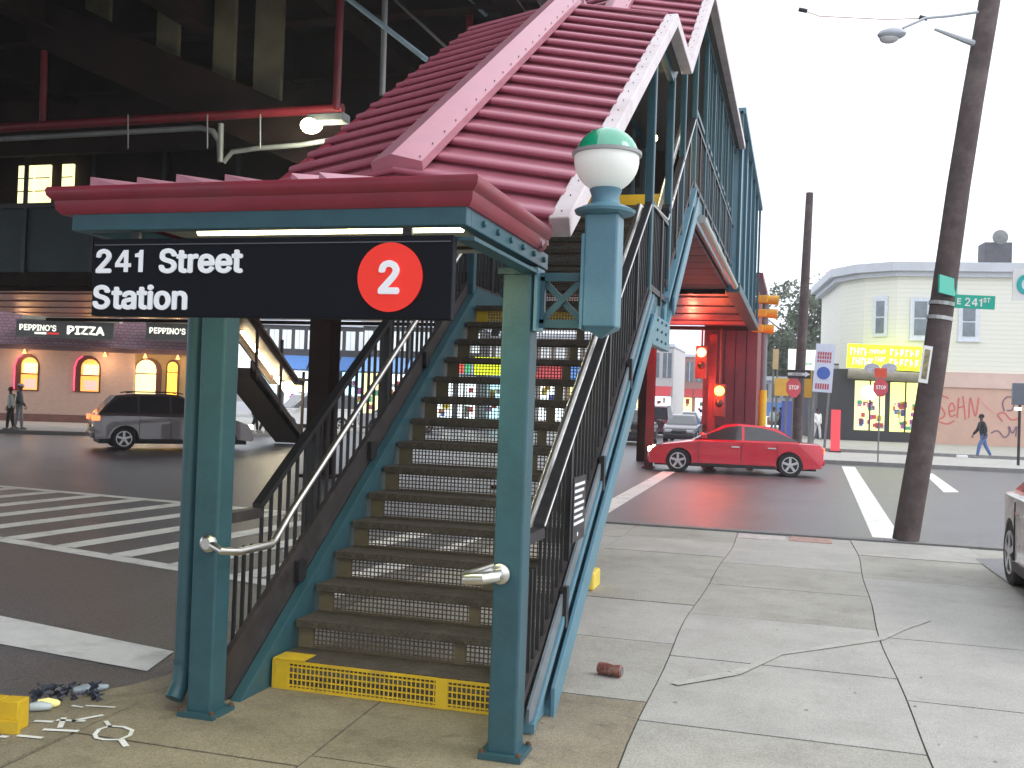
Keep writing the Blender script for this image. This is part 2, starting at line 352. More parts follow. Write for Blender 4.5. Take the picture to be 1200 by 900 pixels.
# repaired crack line (light mortar)
cr=MB(); pts=[gp(790,803),gp(860,790),gp(915,768),gp(975,758),gp(1030,750),gp(1060,738),gp(1085,727)]
for i in range(len(pts)-1):
    a,b=pts[i],pts[i+1]; n=(b-a).normalized().cross(Vector((0,0,1)))
    w0=.032+.018*math.sin(i*2.3); w1=.032+.018*math.sin((i+1)*2.3)
    cr.quad(a+n*w0+Vector((0,0,.0085)),b+n*w1+Vector((0,0,.0085)),b-n*w1+Vector((0,0,.0085)),a-n*w0+Vector((0,0,.0085)))
cr.build('mortar_patch',mat('pale_mortar',(.43,.42,.38),.85,0,.14,9,bump=.5,dirt=(.36,.35,.31),damt=.9,dscale=6),pav)
# graffiti survey marks sprayed on the pavement
def spray(pts,wd,closed=False):
    b=MB(); P_=[gp(*p) for p in pts]
    if closed: P_.append(P_[0])
    L_=[];R_=[]
    for i,p in enumerate(P_):
        d=(P_[min(i+1,len(P_)-1)]-P_[max(i-1,0)]); 
        if closed and i in(0,len(P_)-1): d=P_[1]-P_[-2]
        n=d.normalized().cross(Vector((0,0,1)))*wd/2
        L_.append(p+n+Vector((0,0,.006)));R_.append(p-n+Vector((0,0,.006)))
    for i in range(len(P_)-1): b.quad(L_[i],L_[i+1],R_[i+1],R_[i])
    return b.build('sprayed_mark',SPRAY,pav)
SPRAY=mat('spray_paint',(.80,.81,.80),.7,0,.1,6,dirt=(.5,.49,.45),damt=.6,dscale=7)
spray([(0,864),(9,865)],.028); spray([(20,863),(50,866)],.028); spray([(100,828),(135,830)],.022); spray([(84,828),(97,830)],.022)
spray([(50,856),(92,858)],.03); spray([(40,846),(62,847)],.03); spray([(75,842),(70,854)],.028); spray([(66,845),(100,846)],.028); spray([(84,846),(121,839)],.028)
spray([(111,862),(116,856),(128,852),(145,853),(155,857),(152,863),(140,868),(122,868),(113,866)],.022,True); spray([(124,846),(129,853)],.022); spray([(142,868),(148,876)],.03)
# kerbs of the near pavement
def kerb(pts,wd=.15,h0=RZ-.02,h1=.006,parent=pav,ln=1.2):
    for i in range(len(pts)-1):
        a=Vector((*pts[i],0));b=Vector((*pts[i+1],0));d=b-a; n=max(1,round(d.length/ln)); nn=d.normalized().cross(Vector((0,0,1)))*wd
        for k in range(n):
            p=a+d*(k/n)+d.normalized()*.004; q=a+d*((k+1)/n)-d.normalized()*.004
            MB().add([p+Vector((0,0,h0)),q+Vector((0,0,h0)),q-nn+Vector((0,0,h0)),p-nn+Vector((0,0,h0)),p+Vector((0,0,h1)),q+Vector((0,0,h1)),q-nn+Vector((0,0,h1)),p-nn+Vector((0,0,h1))],
             [(0,3,2,1),(4,5,6,7),(0,1,5,4),(1,2,6,5),(2,3,7,6),(3,0,4,7)]).build('kerb_stone',KERB,parent)
kerb([(-3.6,14.5),(-3.6,5.6)],wd=-.13); kerb([(-3.6,14.5),(9.6,14.5)],wd=.17)
# bulge of the pavement to the left of the stair
bul=[(-3.46,5.6),(-3.62,5.36),(-3.71,5.03),(-3.85,4.76),(-3.93,4.47),(-4.05,4.2),(-4.5,3.6),(-5.2,2.2),(-5.2,-4),(-3.46,-4)]
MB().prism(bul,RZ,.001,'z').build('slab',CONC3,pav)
# far pavements
def pavement(name,poly,z=0.0,mt=CONC2):
    b=MB().prism(poly,RZ-.02,z,'z'); return struct(name,b,mt)
fp=pavement('far_pavement',[(-1.0,37.0),(60,38.6),(60,46.2),(-1.0,45)])
kerb([(-1.2,36.9),(30,37.9)],wd=.2,parent=fp,ln=3)
fp2=MB().prism([(-1.0,45),(60,46.2),(60,120),(-1.0,120)],RZ,.12,'z').build('raised_walk',CONC,fp)
kerb([(-1.0,45),(30,46)],wd=-.18,h0=-.0,h1=.13,parent=fp,ln=3)
# left far pavement, in front of the pizza building (frontage direction 20 deg)
def cd(px,py,depth):                  # point at a given camera depth
    d=RT*((px-600)/F)-UP*((py-450)/F)+FW; return Vector((0,0,CAMH))+d*depth
K0=cd(-300,0,35.5); K1=cd(215,0,37.5); K2=cd(300,0,47); 
lp=pavement('left_pavement',[(K0.x-20,K0.y-8),(K0.x,K0.y),(K1.x,K1.y),(K1.x+2,K1.y+7),(K1.x+1,K1.y+40),(K0.x-40,K0.y+40)],mt=CONC2)
kerb([(K0.x,K0.y),(K1.x,K1.y),(K1.x+2,K1.y+7)],wd=-.2,parent=lp,ln=3)

# ------------------------------------------------------------------ station stairway
XL,XR=-3.01,-1.335; SL=.687; RISE=.175; RUN=.2547; Y1=5.36; NS=15
YT=Y1+(NS-1)*RUN; ZT=NS*RISE; YU=YT+1.22; NS2=10; YP=YU+(NS2-1)*RUN; ZP=ZT+NS2*RISE; YE=20.0
st=thing('station_stairway','blue and maroon covered subway stairway rising from the pavement to the elevated station','stairway',(-2.16,5.3,0))
def W(mb,name,mt,smooth=False,label=None,parent=st,bevel=0,kind=None): return mb.build(name,mt,parent,smooth,label,True,bevel,kind)
# steps
TX0,TX1=-2.93,-1.38
tread=MB().box(0,TX1-TX0,-.035,RUN+.02,-.045,0).mesh('tread',TREAD)
rz0=.0; rh=RISE-.045
rm=MB(); LW=TX1-TX0
rm.m=1; rm.box(0,.10,0,.012,0,rh); rm.box(LW*.66,LW*.66+.07,-.002,.012,0,rh); rm.box(LW-.05,LW,0,.012,0,rh)
rm.m=0
x=.10
while x<LW-.05: rm.box(x,x+.0075,.003,.009,.012,rh-.012); x+=.0275
z=.012
for z in np.arange(.018,rh-.01,.0275): rm.box(.10,LW-.05,.004,.0085,z,z+.007)
rm.box(0.10,LW-.05,0,.012,0,.012); rm.box(.10,LW-.05,0,.012,rh-.012,rh)
RIS=mat('riser_mesh_brown',(.105,.078,.05),.6,0,.2,9)
riser=rm.mesh('riser',[RIS,TAN]); riser_y=rm.mesh('riser',[YEL,YEL])
def steps(y0,z0,n,yel_first,yel_last,last_tread=False):
    for i in range(n):
        y=y0+i*RUN; z=z0+i*RISE
        yy=(i==0 and yel_first) or (i==n-1 and yel_last)
        inst('riser',riser_y if yy else riser,(TX0,y-(.05 if yy and i==0 else 0),z),st,world=True,label='yellow painted riser with square mesh holes' if yy else None,scale=(1,1,1.3) if yy and i==0 else None)
        if i<n-1: inst('tread',tread,(TX0,y,z+RISE),st,world=True)
steps(Y1,0,NS,True,True)
W(MB().box(TX0,TX0+.2,Y1-.052,Y1+.1,RISE-.004,RISE+.004),'step_edging',YEL)
W(MB().box(TX0-.004,TX0+.02,Y1-.053,Y1+.1,0.01,RISE-.005),'step_edging',YEL)
W(MB().box(TX0,TX1,YT-.03,YU+.02,ZT-.05,ZT),'landing_floor',TREAD)
steps(YU,ZT,NS2,False,True)
W(MB().box(TX0,TX1,YP-.03,YE,ZP-.06,ZP),'passage_floor',TREAD)
# stringers
def nose(y,y0=Y1,z0=0): return z0+RISE+(y-y0)*SL
def stringer(xa,xb,ya,yb,y0,z0,foot,up=.12,dn=.22,mt=STEEL,name='stringer',end=None):
    top=lambda y:nose(y,y0,z0)+up; bot=lambda y:nose(y,y0,z0)-dn
    if foot:
        yf=y0-(RISE+up)/SL+.06; yb0=y0+(dn-RISE)/SL
        poly=[(yf,0.0),(yb0+.02,0.0),(yb,bot(yb)),(yb,top(yb))]
        poly[0]=(yf,0.0)
    else: poly=[(ya,bot(ya)),(yb,bot(yb)),(yb,top(yb)),(ya,top(ya))]
    return W(MB().prism(poly,xa,xb,'x'),name,mt,bevel=.004)
yk=YT+.08
for s,(xa,xb) in (('L',(-3.02,-2.95)),('R',(-1.385,-1.335))):
    stringer(xa,xb,0,yk,Y1,0,True)
    W(MB().box(xa,xb,yk,YU-.05,ZT-.16,ZT+.17),'landing_beam',STEEL,bevel=.004)
    stringer(xa,xb,YU-.05,YP+.02,YU,ZT,False)
    W(MB().box(xa,xb,YP+.02,YE,ZP-.24,ZP+.17),'passage_beam',STEEL,bevel=.004)
# outer flanges of the right stringer (top, bottom) – light blue
def slopebar(xa,xb,ya,yb,y0,z0,u0,u1,name,mt,label=None):
    poly=[(ya,nose(ya,y0,z0)+u0),(yb,nose(yb,y0,z0)+u0),(yb,nose(yb,y0,z0)+u1),(ya,nose(ya,y0,z0)+u1)]
    return W(MB().prism(poly,xa,xb,'x'),name,mt,label=label,bevel=.003)
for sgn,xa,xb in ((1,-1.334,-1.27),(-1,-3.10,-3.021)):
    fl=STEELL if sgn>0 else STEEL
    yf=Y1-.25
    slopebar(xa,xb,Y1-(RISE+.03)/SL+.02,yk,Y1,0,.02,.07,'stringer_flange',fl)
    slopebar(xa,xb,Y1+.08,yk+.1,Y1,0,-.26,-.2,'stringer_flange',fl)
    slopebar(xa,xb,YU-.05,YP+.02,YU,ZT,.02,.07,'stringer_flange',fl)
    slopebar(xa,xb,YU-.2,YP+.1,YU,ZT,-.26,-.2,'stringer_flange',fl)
# the outer web plate that reads as the light-blue band
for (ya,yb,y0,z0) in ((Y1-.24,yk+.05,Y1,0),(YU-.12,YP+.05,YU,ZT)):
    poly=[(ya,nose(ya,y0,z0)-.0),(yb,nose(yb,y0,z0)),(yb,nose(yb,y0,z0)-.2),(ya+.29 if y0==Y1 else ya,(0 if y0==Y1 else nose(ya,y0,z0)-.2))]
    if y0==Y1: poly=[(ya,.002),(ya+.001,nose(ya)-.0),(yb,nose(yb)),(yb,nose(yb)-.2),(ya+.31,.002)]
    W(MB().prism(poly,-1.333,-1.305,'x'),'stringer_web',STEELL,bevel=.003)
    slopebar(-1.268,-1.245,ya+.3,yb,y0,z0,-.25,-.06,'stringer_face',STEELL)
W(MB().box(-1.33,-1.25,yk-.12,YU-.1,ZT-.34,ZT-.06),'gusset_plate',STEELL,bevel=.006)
bolt=MB().lathe([(.014,0),(.014,.012),(.006,.016)],(0,0,0),8,'x').mesh('bolt',STEEL)
for i in range(3):
    for j in range(3): inst('bolt',bolt,(-1.25,yk+.1+i*.3,ZT-.28+j*.09),st,world=True)
bfr=MB().lathe([(.014,0),(.014,-.012),(.006,-.016)],(0,0,0),8,'y').mesh('bolt',STEEL)
# posts
RUST=mat('rusty_bolt',(.12,.06,.035),.8,.2,.4,30)
PW=.147
def post(x,y,h,name='post',mt=STEEL,wd=PW,base=True,z0=0):
    o=W(MB().box(x-wd/2,x+wd/2,y-wd/2,y+wd/2,z0+.02,h),name,mt,bevel=.012)
    if base: 
        MB().box(-wd/2-.035,wd/2+.035,-wd/2-.035,wd/2+.035,0,.028).build('base_plate',mt,o).location=(Vector((x,y,z0))-wl(st))
        for bx_ in (-1,1):
            for by_ in (-1,1): MB().lathe([(.013,0),(.013,.014),(.006,.018)],(0,0,0),6).build('anchor_bolt',RUST,o).location=(Vector((x+bx_*(wd/2+.02),y+by_*(wd/2+.02),z0+.027))-wl(st))
        MB().box(-wd/2-.02,wd/2+.02,-wd/2-.02,wd/2+.02,0,.03).build('cap_plate',mt,o).location=(Vector((x,y,h-.045))-wl(st))
    return o
post(-3.02,4.76,2.41); post(XR,4.76,2.41)
post(XR,YT+.02,5.12,wd=.075,z0=ZT-.1,base=False); post(XR,YU+.1,5.12,wd=.075,z0=ZT-.1,base=False)
post(-3.0,YT+.02,5.12,wd=.075,z0=ZT-.1,base=False); post(-3.0,YU+.1,5.12,wd=.075,z0=ZT-.1,base=False)
for y in (YP+.1,13.9,15.2,16.6,18.0,19.4):
    for x in (XR,-3.0): post(x,y,ZP+2.5,wd=.065,z0=ZP-.1,base=False)
for x in (XR,-3.0): post(x,11.35,6.0,wd=.065,z0=3.5,base=False)
# downspout beside the left post
ds=W(MB().tube([(-3.20,4.80,2.38),(-3.20,4.80,.26),(-3.20,4.78,.13),(-3.203,4.74,.07)],.047,14),'downspout',STEEL,True)
MB().tube([(-3.20,4.80,.26),(-3.20,4.80,.20)],.05,14).build('collar',STEEL,ds,True,world=False).location=-wl(st)
MB().tube([(-3.20,4.80,.15),(-3.205,4.735,.062)],.05,14).build('elbow',STEEL,ds,True).location=-wl(st)
# railings
ZR=.79
def railing(x,segs,side,post_every=1.25):
    """segs: list of (ya,yb,zfun of base,height)"""
    for (ya,yb,zf,extra) in segs:
        b=MB(); 
        W(MB().prism([(ya,zf(ya)),(yb,zf(yb)),(yb,zf(yb)+.055),(ya,zf(ya)+.055)],x-.022,x+.022,'x'),'bottom_rail',BROWNB)
        W(MB().prism([(ya,zf(ya)+ZR-.022),(yb,zf(yb)+ZR-.022),(yb,zf(yb)+ZR+.022),(ya,zf(ya)+ZR+.022)],x-.03,x+.03,'x'),'top_rail',BLACK)
        y=ya+.06; k=0
        while y<yb-.03:
            if k%11==6: W(MB().box(x-.028,x+.028,y-.028,y+.028,zf(y)-.08,zf(y)+ZR),'rail_post',BLACK)
            else: inst('baluster',bal,(x,y,zf(y)+.03),st,world=True)
            y+=.105; k+=1
bal=MB().box(-.009,.009,-.009,.009,0,ZR-.04).mesh('baluster',BLACK)
f1=lambda y:nose(y)+.15; f2=lambda y:nose(y,YU,ZT)+.15
for x in (-3.06,-1.345):
    x_=x if x<-2 else -1.335
    railing(x_,[(5.28,YT+.05,f1,0),(YT+.12,YU-.02,lambda y:ZT+.17,0),(YU+.0,YP-.02,f2,0),(YP+.06,YE,lambda y:ZP+.15,0)],0)
# low front panel of balusters between post and slope (left side), level top rail
for xx in (-3.06,-1.335):
    W(MB().box(xx-.03,xx+.03,4.85,5.31,1.0,1.06),'top_rail',BROWNB if xx<-2 else BLACK)
    for i in range(5):
        y=4.9+i*.085; inst('baluster',bal,(xx,y,.10),st,world=True,scale=None)
    W(MB().prism([(4.85,.06),(5.29,.33),(5.29,.39),(4.85,.12)],xx-.02,xx+.02,'x'),'bottom_rail',BROWNB)
# dark kick plate above the left stringer
W(MB().prism([(4.86,.02),(5.2,.02),(YT,nose(YT)+.0),(YT,nose(YT)+.22),(4.86,.2)],-3.058,-3.024,'x'),'kick_plate',BROWNB)
for t in np.arange(5.75,YT-.3,1.05):
    W(MB().box(-3.022,-2.99,t-.05,t+.05,nose(t)+.11,nose(t)+.24),'rail_bracket',BLACK)
    W(MB().box(-1.30,-1.262,t-.03,t+.03,nose(t)-.02,nose(t)+.22),'rail_bracket',BLACK)
W(MB().prism([(5.02,.08),(5.10,.08),(YT,nose(YT)+.09),(YT,nose(YT)+.16),(5.02,.15)],-1.30,-1.285,'x'),'kick_plate',mat('grey_plate',(.16,.19,.21),.5,0,.2,5))
# handrails (stainless)
hr=lambda y:nose(y)+.66
def handrail(x,pts,name='handrail',r=.019): return W(MB().tube(pts,r,12),name,STAIN,True)
h=handrail(0,[(-2.93,4.62,.93),(-2.84,4.56,.915),(-2.80,4.66,.90),(-2.83,5.06,.885),(-2.84,5.12,.91)]+[(-2.84,y,nose(y)+.92) for y in (5.3,6.5,8,YT)]+[(-2.84,YU,ZT+.95),(-2.84,YP,ZP+.95)],r=.021)
MB().lathe([(.047,0),(.047,-.02),(.03,-.035)],(0,0,0),16,'y').build('rail_flange',STAIN,h,True).location=Vector((-2.985,4.675,.93))-wl(st)
h2=W(MB().tube([(-1.365,4.67,.9),(-1.365,4.58,.90),(-1.41,4.53,.895),(-1.49,4.54,.885),(-1.52,4.63,.88),(-1.50,4.74,.88),(-1.455,5.0,.88),(-1.45,5.28,.99)]+[(-1.45,y,nose(y)+.76) for y in (5.5,7,YT)]+[(-1.455,YT+.2,ZT+.95),(-1.455,YU,ZT+.98),(-1.455,YP,ZP+.95)],.030,12),'handrail',STAIN,True)
MB().lathe([(.05,0),(.05,-.016),(.03,-.03)],(0,0,0),18,'y').build('rail_flange',STAIN,h2,True).location=Vector((-1.365,4.676,.9))-wl(st)
W(MB().tube([(-1.31,y,nose(y)+.93) for y in (5.3,7,YT)]+[(-1.31,YU-.05,ZT+1.0)]+[(-1.31,YP,ZP+.93)],.009,8),'edge_strip',STAIN,True)
# canopy beams (front and sides) and fluorescent tubes
BZ0,BZ1=2.44,2.50
W(MB().box(-3.07,-1.25,3.64,3.70,BZ0-.02,BZ1),'canopy_beam',STEEL,bevel=.004)
for xa,xb in ((-3.07,-3.02),(-1.30,-1.25)):
    W(MB().box(xa,xb,3.70,4.95,BZ0-.02,BZ1),'canopy_beam',STEEL,bevel=.004)
for i in range(6): inst('bolt',bfr and bolt,(-1.25,3.85+i*.2,2.46),st,world=True)
W(MB().box(-1.31,-1.235,3.70,4.95,2.37,2.385),'beam_flange',STEEL)
W(MB().box(-3.0,-1.32,3.702,4.95,2.51,2.53),'canopy_ceiling',mat('ceiling_panel',(.30,.30,.27),.7))
tb=MB().tube([(-.42,0,0),(.42,0,0)],.019,10).mesh('fluorescent_tube',TUBE,True)
for x,s in ((-2.12,1.0),(-1.57,.6),):
    o=inst('fluorescent_tube',tb,(x,3.80,2.435),st,world=True,scale=(s,.8,.8))
W(MB().box(-2.9,-1.35,3.77,3.84,2.455,2.505),'lamp_housing',mat('lamp_housing_grey',(.25,.25,.23),.5))
for y in (4.6,):
    lamp('AREA',(-2.15,4.1,2.42),15,(.95,1,.55),1.3,st,None,.1)
# gutter: moulded fascia, profile in (outward, z)
gp_=[(.0,2.485),(.045,2.492),(.062,2.512),(.066,2.548),(.078,2.556),(.09,2.57),(.094,2.592),(.088,2.606),(.07,2.606),(.06,2.585),(0,2.585)]
GX0,GX1,GY0=-3.11-.02,-1.18,3.62
def fascia(y0,xL,xR,yb):
    m_=MB(); ring=[]
    path=[((xL,yb),(-1,0)),((xL,y0),(-1,-1)),((xR,y0),(1,-1)),((xR,yb),(1,0))]
    n=len(gp_); base=len(m_.v); vs=[]
    for (px_,py_),(nx,ny) in path:
        for o_,z_ in gp_: vs.append((px_+nx*(o_-.06),py_+ny*(o_-.06),z_))
    fs=[]
    for i in range(3):
        for k in range(n): fs.append((i*n+k,i*n+(k+1)%n,(i+1)*n+(k+1)%n,(i+1)*n+k))
    fs+=[tuple(range(n)),tuple(3*n+k for k in range(n))]
    m_.add(vs,fs); return m_
W(fascia(3.62,-3.14,-1.225,4.80),'canopy_gutter',RED,True)
W(MB().box(-3.11,-1.25,3.64,4.95,2.545,2.575),'canopy_roof',RED)
# staggered pans on the left part of the canopy roof
pan=MB().add([(0,0,0),(.30,0,0),(.30,.9,.12),(0,.9,.12),(0,0,.075),(.30,0,.015),(.30,.9,.14),(0,.9,.2)],[(0,3,2,1),(4,5,6,7),(0,1,5,4),(1,2,6,5),(2,3,7,6),(3,0,4,7)]).mesh('roof_pan',PINK)
for i,x in enumerate((-3.0,-2.78,-2.56,-2.34)):
    inst('roof_pan',pan,(x-.05,3.72+.03*(i%2),2.60),st,world=True,rotz=0,scale=(.72,1,1.0))
for i,x in enumerate((-2.1,-1.97)):
    inst('roof_pan',pan,(x,3.8,2.60),st,world=True,scale=(.3,.8,1.1))
W(MB().tube([(-1.95,4.1,2.66),(-1.55,4.1,2.65)],.055,8),'roof_roll',RED,True)
# sloped gable roofs
EX0,EX1,RX=-3.11,-1.22,-2.165
def roof(y0,z0,y1,z1,tagname='roof_panel'):
    a=math.atan2(z1-z0,y1-y0); L_=math.hypot(y1-y0,z1-z0); pitch=.28; n=round(L_/pitch); pt=L_/n
    H=.175 # ridge rise
    prof=[(0,-.02),(.0,.012),(-.026,.024),(-.030,.040),(-.022,.052),(-.006,.056),(.05,.047),(.12,.027),(.19,.010),(pt-.02,.002),(pt,.0),(pt,-.02)]
    for sgn in (1,-1):
        xe=EX1 if sgn>0 else EX0
        vs=[]
        for X,hh in ((RX,H),(xe,0)):
            for s_,h_ in prof: vs.append((X-RX,s_,h_+hh))
        k=len(prof); fs=[(i,(i+1)%k,k+(i+1)%k,k+i) for i in range(k)]+[tuple(range(k)),tuple(range(k,2*k))]
        me=MB().add(vs,fs).mesh('roof_panel',ROOF,True); me.set_sharp_from_angle(angle=R(50))
        for i in range(n):
            o=inst('roof_panel',me,(RX,y0+math.cos(a)*pt*i,z0+math.sin(a)*pt*i),st,world=True,rot=(a,0,0))
    # ridge cap, two facets
    d=Vector((0,math.cos(a),math.sin(a))); nrm=Vector((0,-math.sin(a),math.cos(a))); o0=Vector((RX,y0,z0))+nrm*(H+.075)
    P0=[Vector((-.13,0,0))+nrm*-.0,Vector((0,0,0))+nrm*.045,Vector((.17,0,0))+nrm*-.0,Vector((.17,0,0))-nrm*.05,Vector((-.13,0,0))-nrm*.05]
    vs=[o0+p+d*.55 for p in P0]+[o0+p+d*L_ for p in P0]
    if y0!=RY0: vs=[o0+p for p in P0]+[o0+p+d*L_ for p in P0]
    W(MB().add(vs,[(0,1,2,3,4),(9,8,7,6,5)]+[(i,(i+1)%5,5+(i+1)%5,5+i) for i in range(5)]),'ridge_cap',PINK)
    rv=MB()
    for k in range(int(L_/.22)):
        for dx in (-.10,.145): rv.ball(o0+Vector((dx,0,0))+nrm*(.045*(1-abs(dx)/.17)+.004)+d*(.6+k*.22 if y0==RY0 else k*.22),.006,5,3)
        rv.ball(Vector((EX1+.04,y0,z0-.01))+nrm*.058+d*(.3+k*.22),.005,5,3)
    W(rv,'rivets',mat('rivet_dark',(.25,.15,.16),.6),kind='stuff')
    # eave gutters
    for xa,xb,mt_,t_ in ((EX1-.01,EX1+.09,SILV,.11),(EX0-.0,EX0+.03,RED,.07)):
        c0=Vector(((xa+xb)/2,y0,z0-.01)); q0=.22 if y0==RY0 else 0
        W(MB().bar(c0+d*q0,c0+d*L_,t_,t_,up=tuple(nrm)),'eave_gutter',mt_,bevel=.008)
    W(MB().bar(Vector((XR,y0,z0-.09)),Vector((XR,y0,z0-.09))+d*L_,.06,.10,up=tuple(nrm)),'eave_beam',STEEL)
    W(MB().bar(Vector((-3.0,y0,z0-.09)),Vector((-3.0,y0,z0-.09))+d*L_,.06,.10,up=tuple(nrm)),'eave_beam',STEEL)
    W(MB().add([Vector((EX0,y0,z0-.03)),Vector((EX1,y0,z0-.03)),Vector((EX1,y0,z0-.03))+d*L_,Vector((EX0,y0,z0-.03))+d*L_],[(0,1,2,3)]),'soffit',mat('roof_underside',(.13,.12,.11),.8))
RY0,RZ0=4.70,2.52; RY1,RZ1=8.92,5.22
roof(RY0,RZ0,RY1,RZ1); roof(RY1,RZ1,10.2,5.20); roof(10.2,5.20,12.5,6.93); roof(12.5,6.93,YE,6.90)
# passage side: pipe under the beam and upper panels
W(MB().tube([(-1.22,YP+.2,ZP-.27),(-1.22,YE-.2,ZP-.27)],.055,12),'service_pipe',mat('pipe_pale',(.45,.46,.44),.4,.4,.1,4),True)
for k in range(10): W(MB().box(-3.0,-1.40,YP+.1+k*.75,YP+.1+k*.75+.71,ZP-.3,ZP-.065),'passage_soffit_panel',mat('soffit_dim',(.10,.055,.065),.6,0,.2,2))
# steel sheet closing the underside of the flights
for (y0,z0,n) in ((Y1,0,NS),(YU,ZT,NS2)):
    pass
# windscreen panels in the passage (blue-grey), one per bay
ys=[YP+.15,13.85,15.15,16.55,17.95,19.35]
for i in range(len(ys)-1):
    W(MB().box(XR-.008,XR+.008,ys[i]+.06,ys[i+1]-.03,ZP+1.1,ZP+1.16),'transom',STEEL)
for i in range(1,len(ys)-1):
    for q in (.33,.66):
        yy=ys[i]+(ys[i+1]-ys[i])*q; W(MB().box(XR-.02,XR+.02,yy-.02,yy+.02,ZP+.15,ZP+2.45),'mullion',STEEL)
# small interior lamp under the upper roof
b_=W(MB().ball((-1.75,11.9,4.95),.05,10,6),'bulkhead_lamp',emi('lamp_warm',(1,.86,.5),9)); lamp('POINT',(-1.8,11.4,4.85),14,(1,.85,.5),.08,st)
W(MB().box(-2.93,-1.38,12.3,12.36,4.22,4.36),'edge_strip',YEL)

# ------------------------------------------------------------------ hanging station sign
sg=thing('station_sign','black hanging sign with white words 241 Street Station and red number 2 disc','sign',(-2.135,3.66,2.05))
SX0,SX1,SZ0,SZ1=-2.965,-1.305,2.052,2.385
W(MB().box(SX0,SX1,3.655,3.70,SZ0,SZ1),'sign_panel',SIGNB,parent=sg,bevel=.004)
W(MB().box(SX0+.01,SX1-.01,3.650,3.654,SZ1-.028,SZ1-.024),'trim_line',mat('thin_trim',(.12,.13,.15),.5),parent=sg)
for x in (SX0+.2,SX1-.2): W(MB().box(x-.02,x+.02,3.665,3.685,SZ1,SZ1+.03),'hanger',BLACK,parent=sg)
FR=(R(90),0,0)
letters('241 Street',.186,(SX0+.014,3.650,2.288),SIGNW,sg,bold=.0046,sx=1.10)
letters('Station',.186,(SX0+.010,3.650,2.132),SIGNW,sg,bold=.0046,sx=1.10)
dk=W(MB().lathe([(.138,0),(.138,.008)],(-1.565,3.645,2.218),40,'y'),'route_disc',SIGNR,parent=sg)
text('route_number','2',.235,(-1.565,3.641,2.216),FR,SIGNW,sg,bold=.0065,world=True)

# ------------------------------------------------------------------ lantern on bracket
ln=thing('station_lantern','blue square lantern post with half green, half white globe bracketed to the right stair post','lantern',(-.92,4.76,1.95))
LX,LY=-.925,4.76
W(MB().box(LX-.082,LX+.082,LY-.082,LY+.082,2.11,2.66),'post',STEELL,parent=ln,bevel=.012,label='painted blue square post')
W(MB().add([(LX-.08,LY-.08,2.11),(LX+.08,LY-.08,2.11),(LX+.08,LY+.08,2.11),(LX-.08,LY+.08,2.11),(LX,LY,2.06)],[(0,1,4),(1,2,4),(2,3,4),(3,0,4),(3,2,1,0)]),'finial',STEELL,parent=ln)
W(MB().lathe([(.085,2.655),(.145,2.668),(.15,2.682),(.112,2.70),(.074,2.715),(.066,2.75),(.08,2.785),(.06,2.80)],(LX,LY,0),20),'cap_collar',STEELL,True,parent=ln)
GC=Vector((LX,LY,2.93)); GR=.158
def hemi(a,b,r):
    return [(r*math.sin(t)+1e-4,-r*math.cos(t)) for t in np.linspace(a,b,9)]
def half_shell(bottom,sector=None,r=GR):
    m_=MB(); n=28
    t0,t1=(0.25,PI/2+.12) if bottom else (PI/2+.14,PI-.001)
    prof=hemi(t0,t1,r); vs=[]; 
    for rr,hh in prof:
        for k in range(n+1):
            a=sector[0]+(sector[1]-sector[0])*k/n; vs.append(GC+Vector((rr*math.cos(a),rr*math.sin(a),hh)))
    fs=[(i*(n+1)+k,i*(n+1)+k+1,(i+1)*(n+1)+k+1,(i+1)*(n+1)+k) for i in range(len(prof)-1) for k in range(n)]
    return m_.add(vs,fs)
MILK=emi('milk_glass',(.85,.9,.84),.13,(.78,.8,.76))
GRN=mat('green_glass',(.012,.33,.16),.2,0,.1,5,coat=.5); GRN2=mat('green_glass_pale',(.12,.42,.28),.2,0,.1,5,coat=.5)
W(half_shell(True,(0,2*PI)),'globe_lower',MILK,True,parent=ln)
W(half_shell(False,(R(130),R(262))),'globe_upper',GRN,True,parent=ln,label='deep green glass segment')
W(half_shell(False,(R(262),R(490))),'globe_upper',GRN2,True,parent=ln,label='paler green glass segment')
W(MB().lathe([(GR-.004,.018),(GR+.012,.02),(GR+.012,.036),(GR-.004,.038)],tuple(GC),28),'globe_band',mat('band_grey',(.32,.33,.33),.5),True,parent=ln)
# bracket with X
bz0,bz1=2.13,2.36; bx0,bx1=-1.245,-1.006
for a,b in (((bx0,LY,bz0),(bx1,LY,bz0)),((bx0,LY,bz1),(bx1,LY,bz1)),((bx0+.015,LY,bz0),(bx0+.015,LY,bz1)),((bx1-.012,LY,bz0),(bx1-.012,LY,bz1))):
    W(MB().bar(a,b,.04,.03,up=(0,1,0)),'bracket_bar',STEEL,parent=ln)
W(MB().bar((bx0+.02,LY,bz0+.015),(bx1-.02,LY,bz1-.015),.03,.016,up=(0,1,0)),'bracket_brace',STEEL,parent=ln)
W(MB().bar((bx0+.02,LY+.018,bz1-.015),(bx1-.02,LY+.018,bz0+.015),.03,.016,up=(0,1,0)),'bracket_brace',STEEL,parent=ln)
W(MB().box(bx0-.004,bx0+.012,LY-.07,LY+.07,bz0-.04,bz1+.04),'mounting_plate',STEELL,parent=ln)
W(MB().box(bx1-.012,bx1+.002,LY-.085,LY+.085,bz0-.03,bz1+.2),'mounting_plate',STEELL,parent=ln)

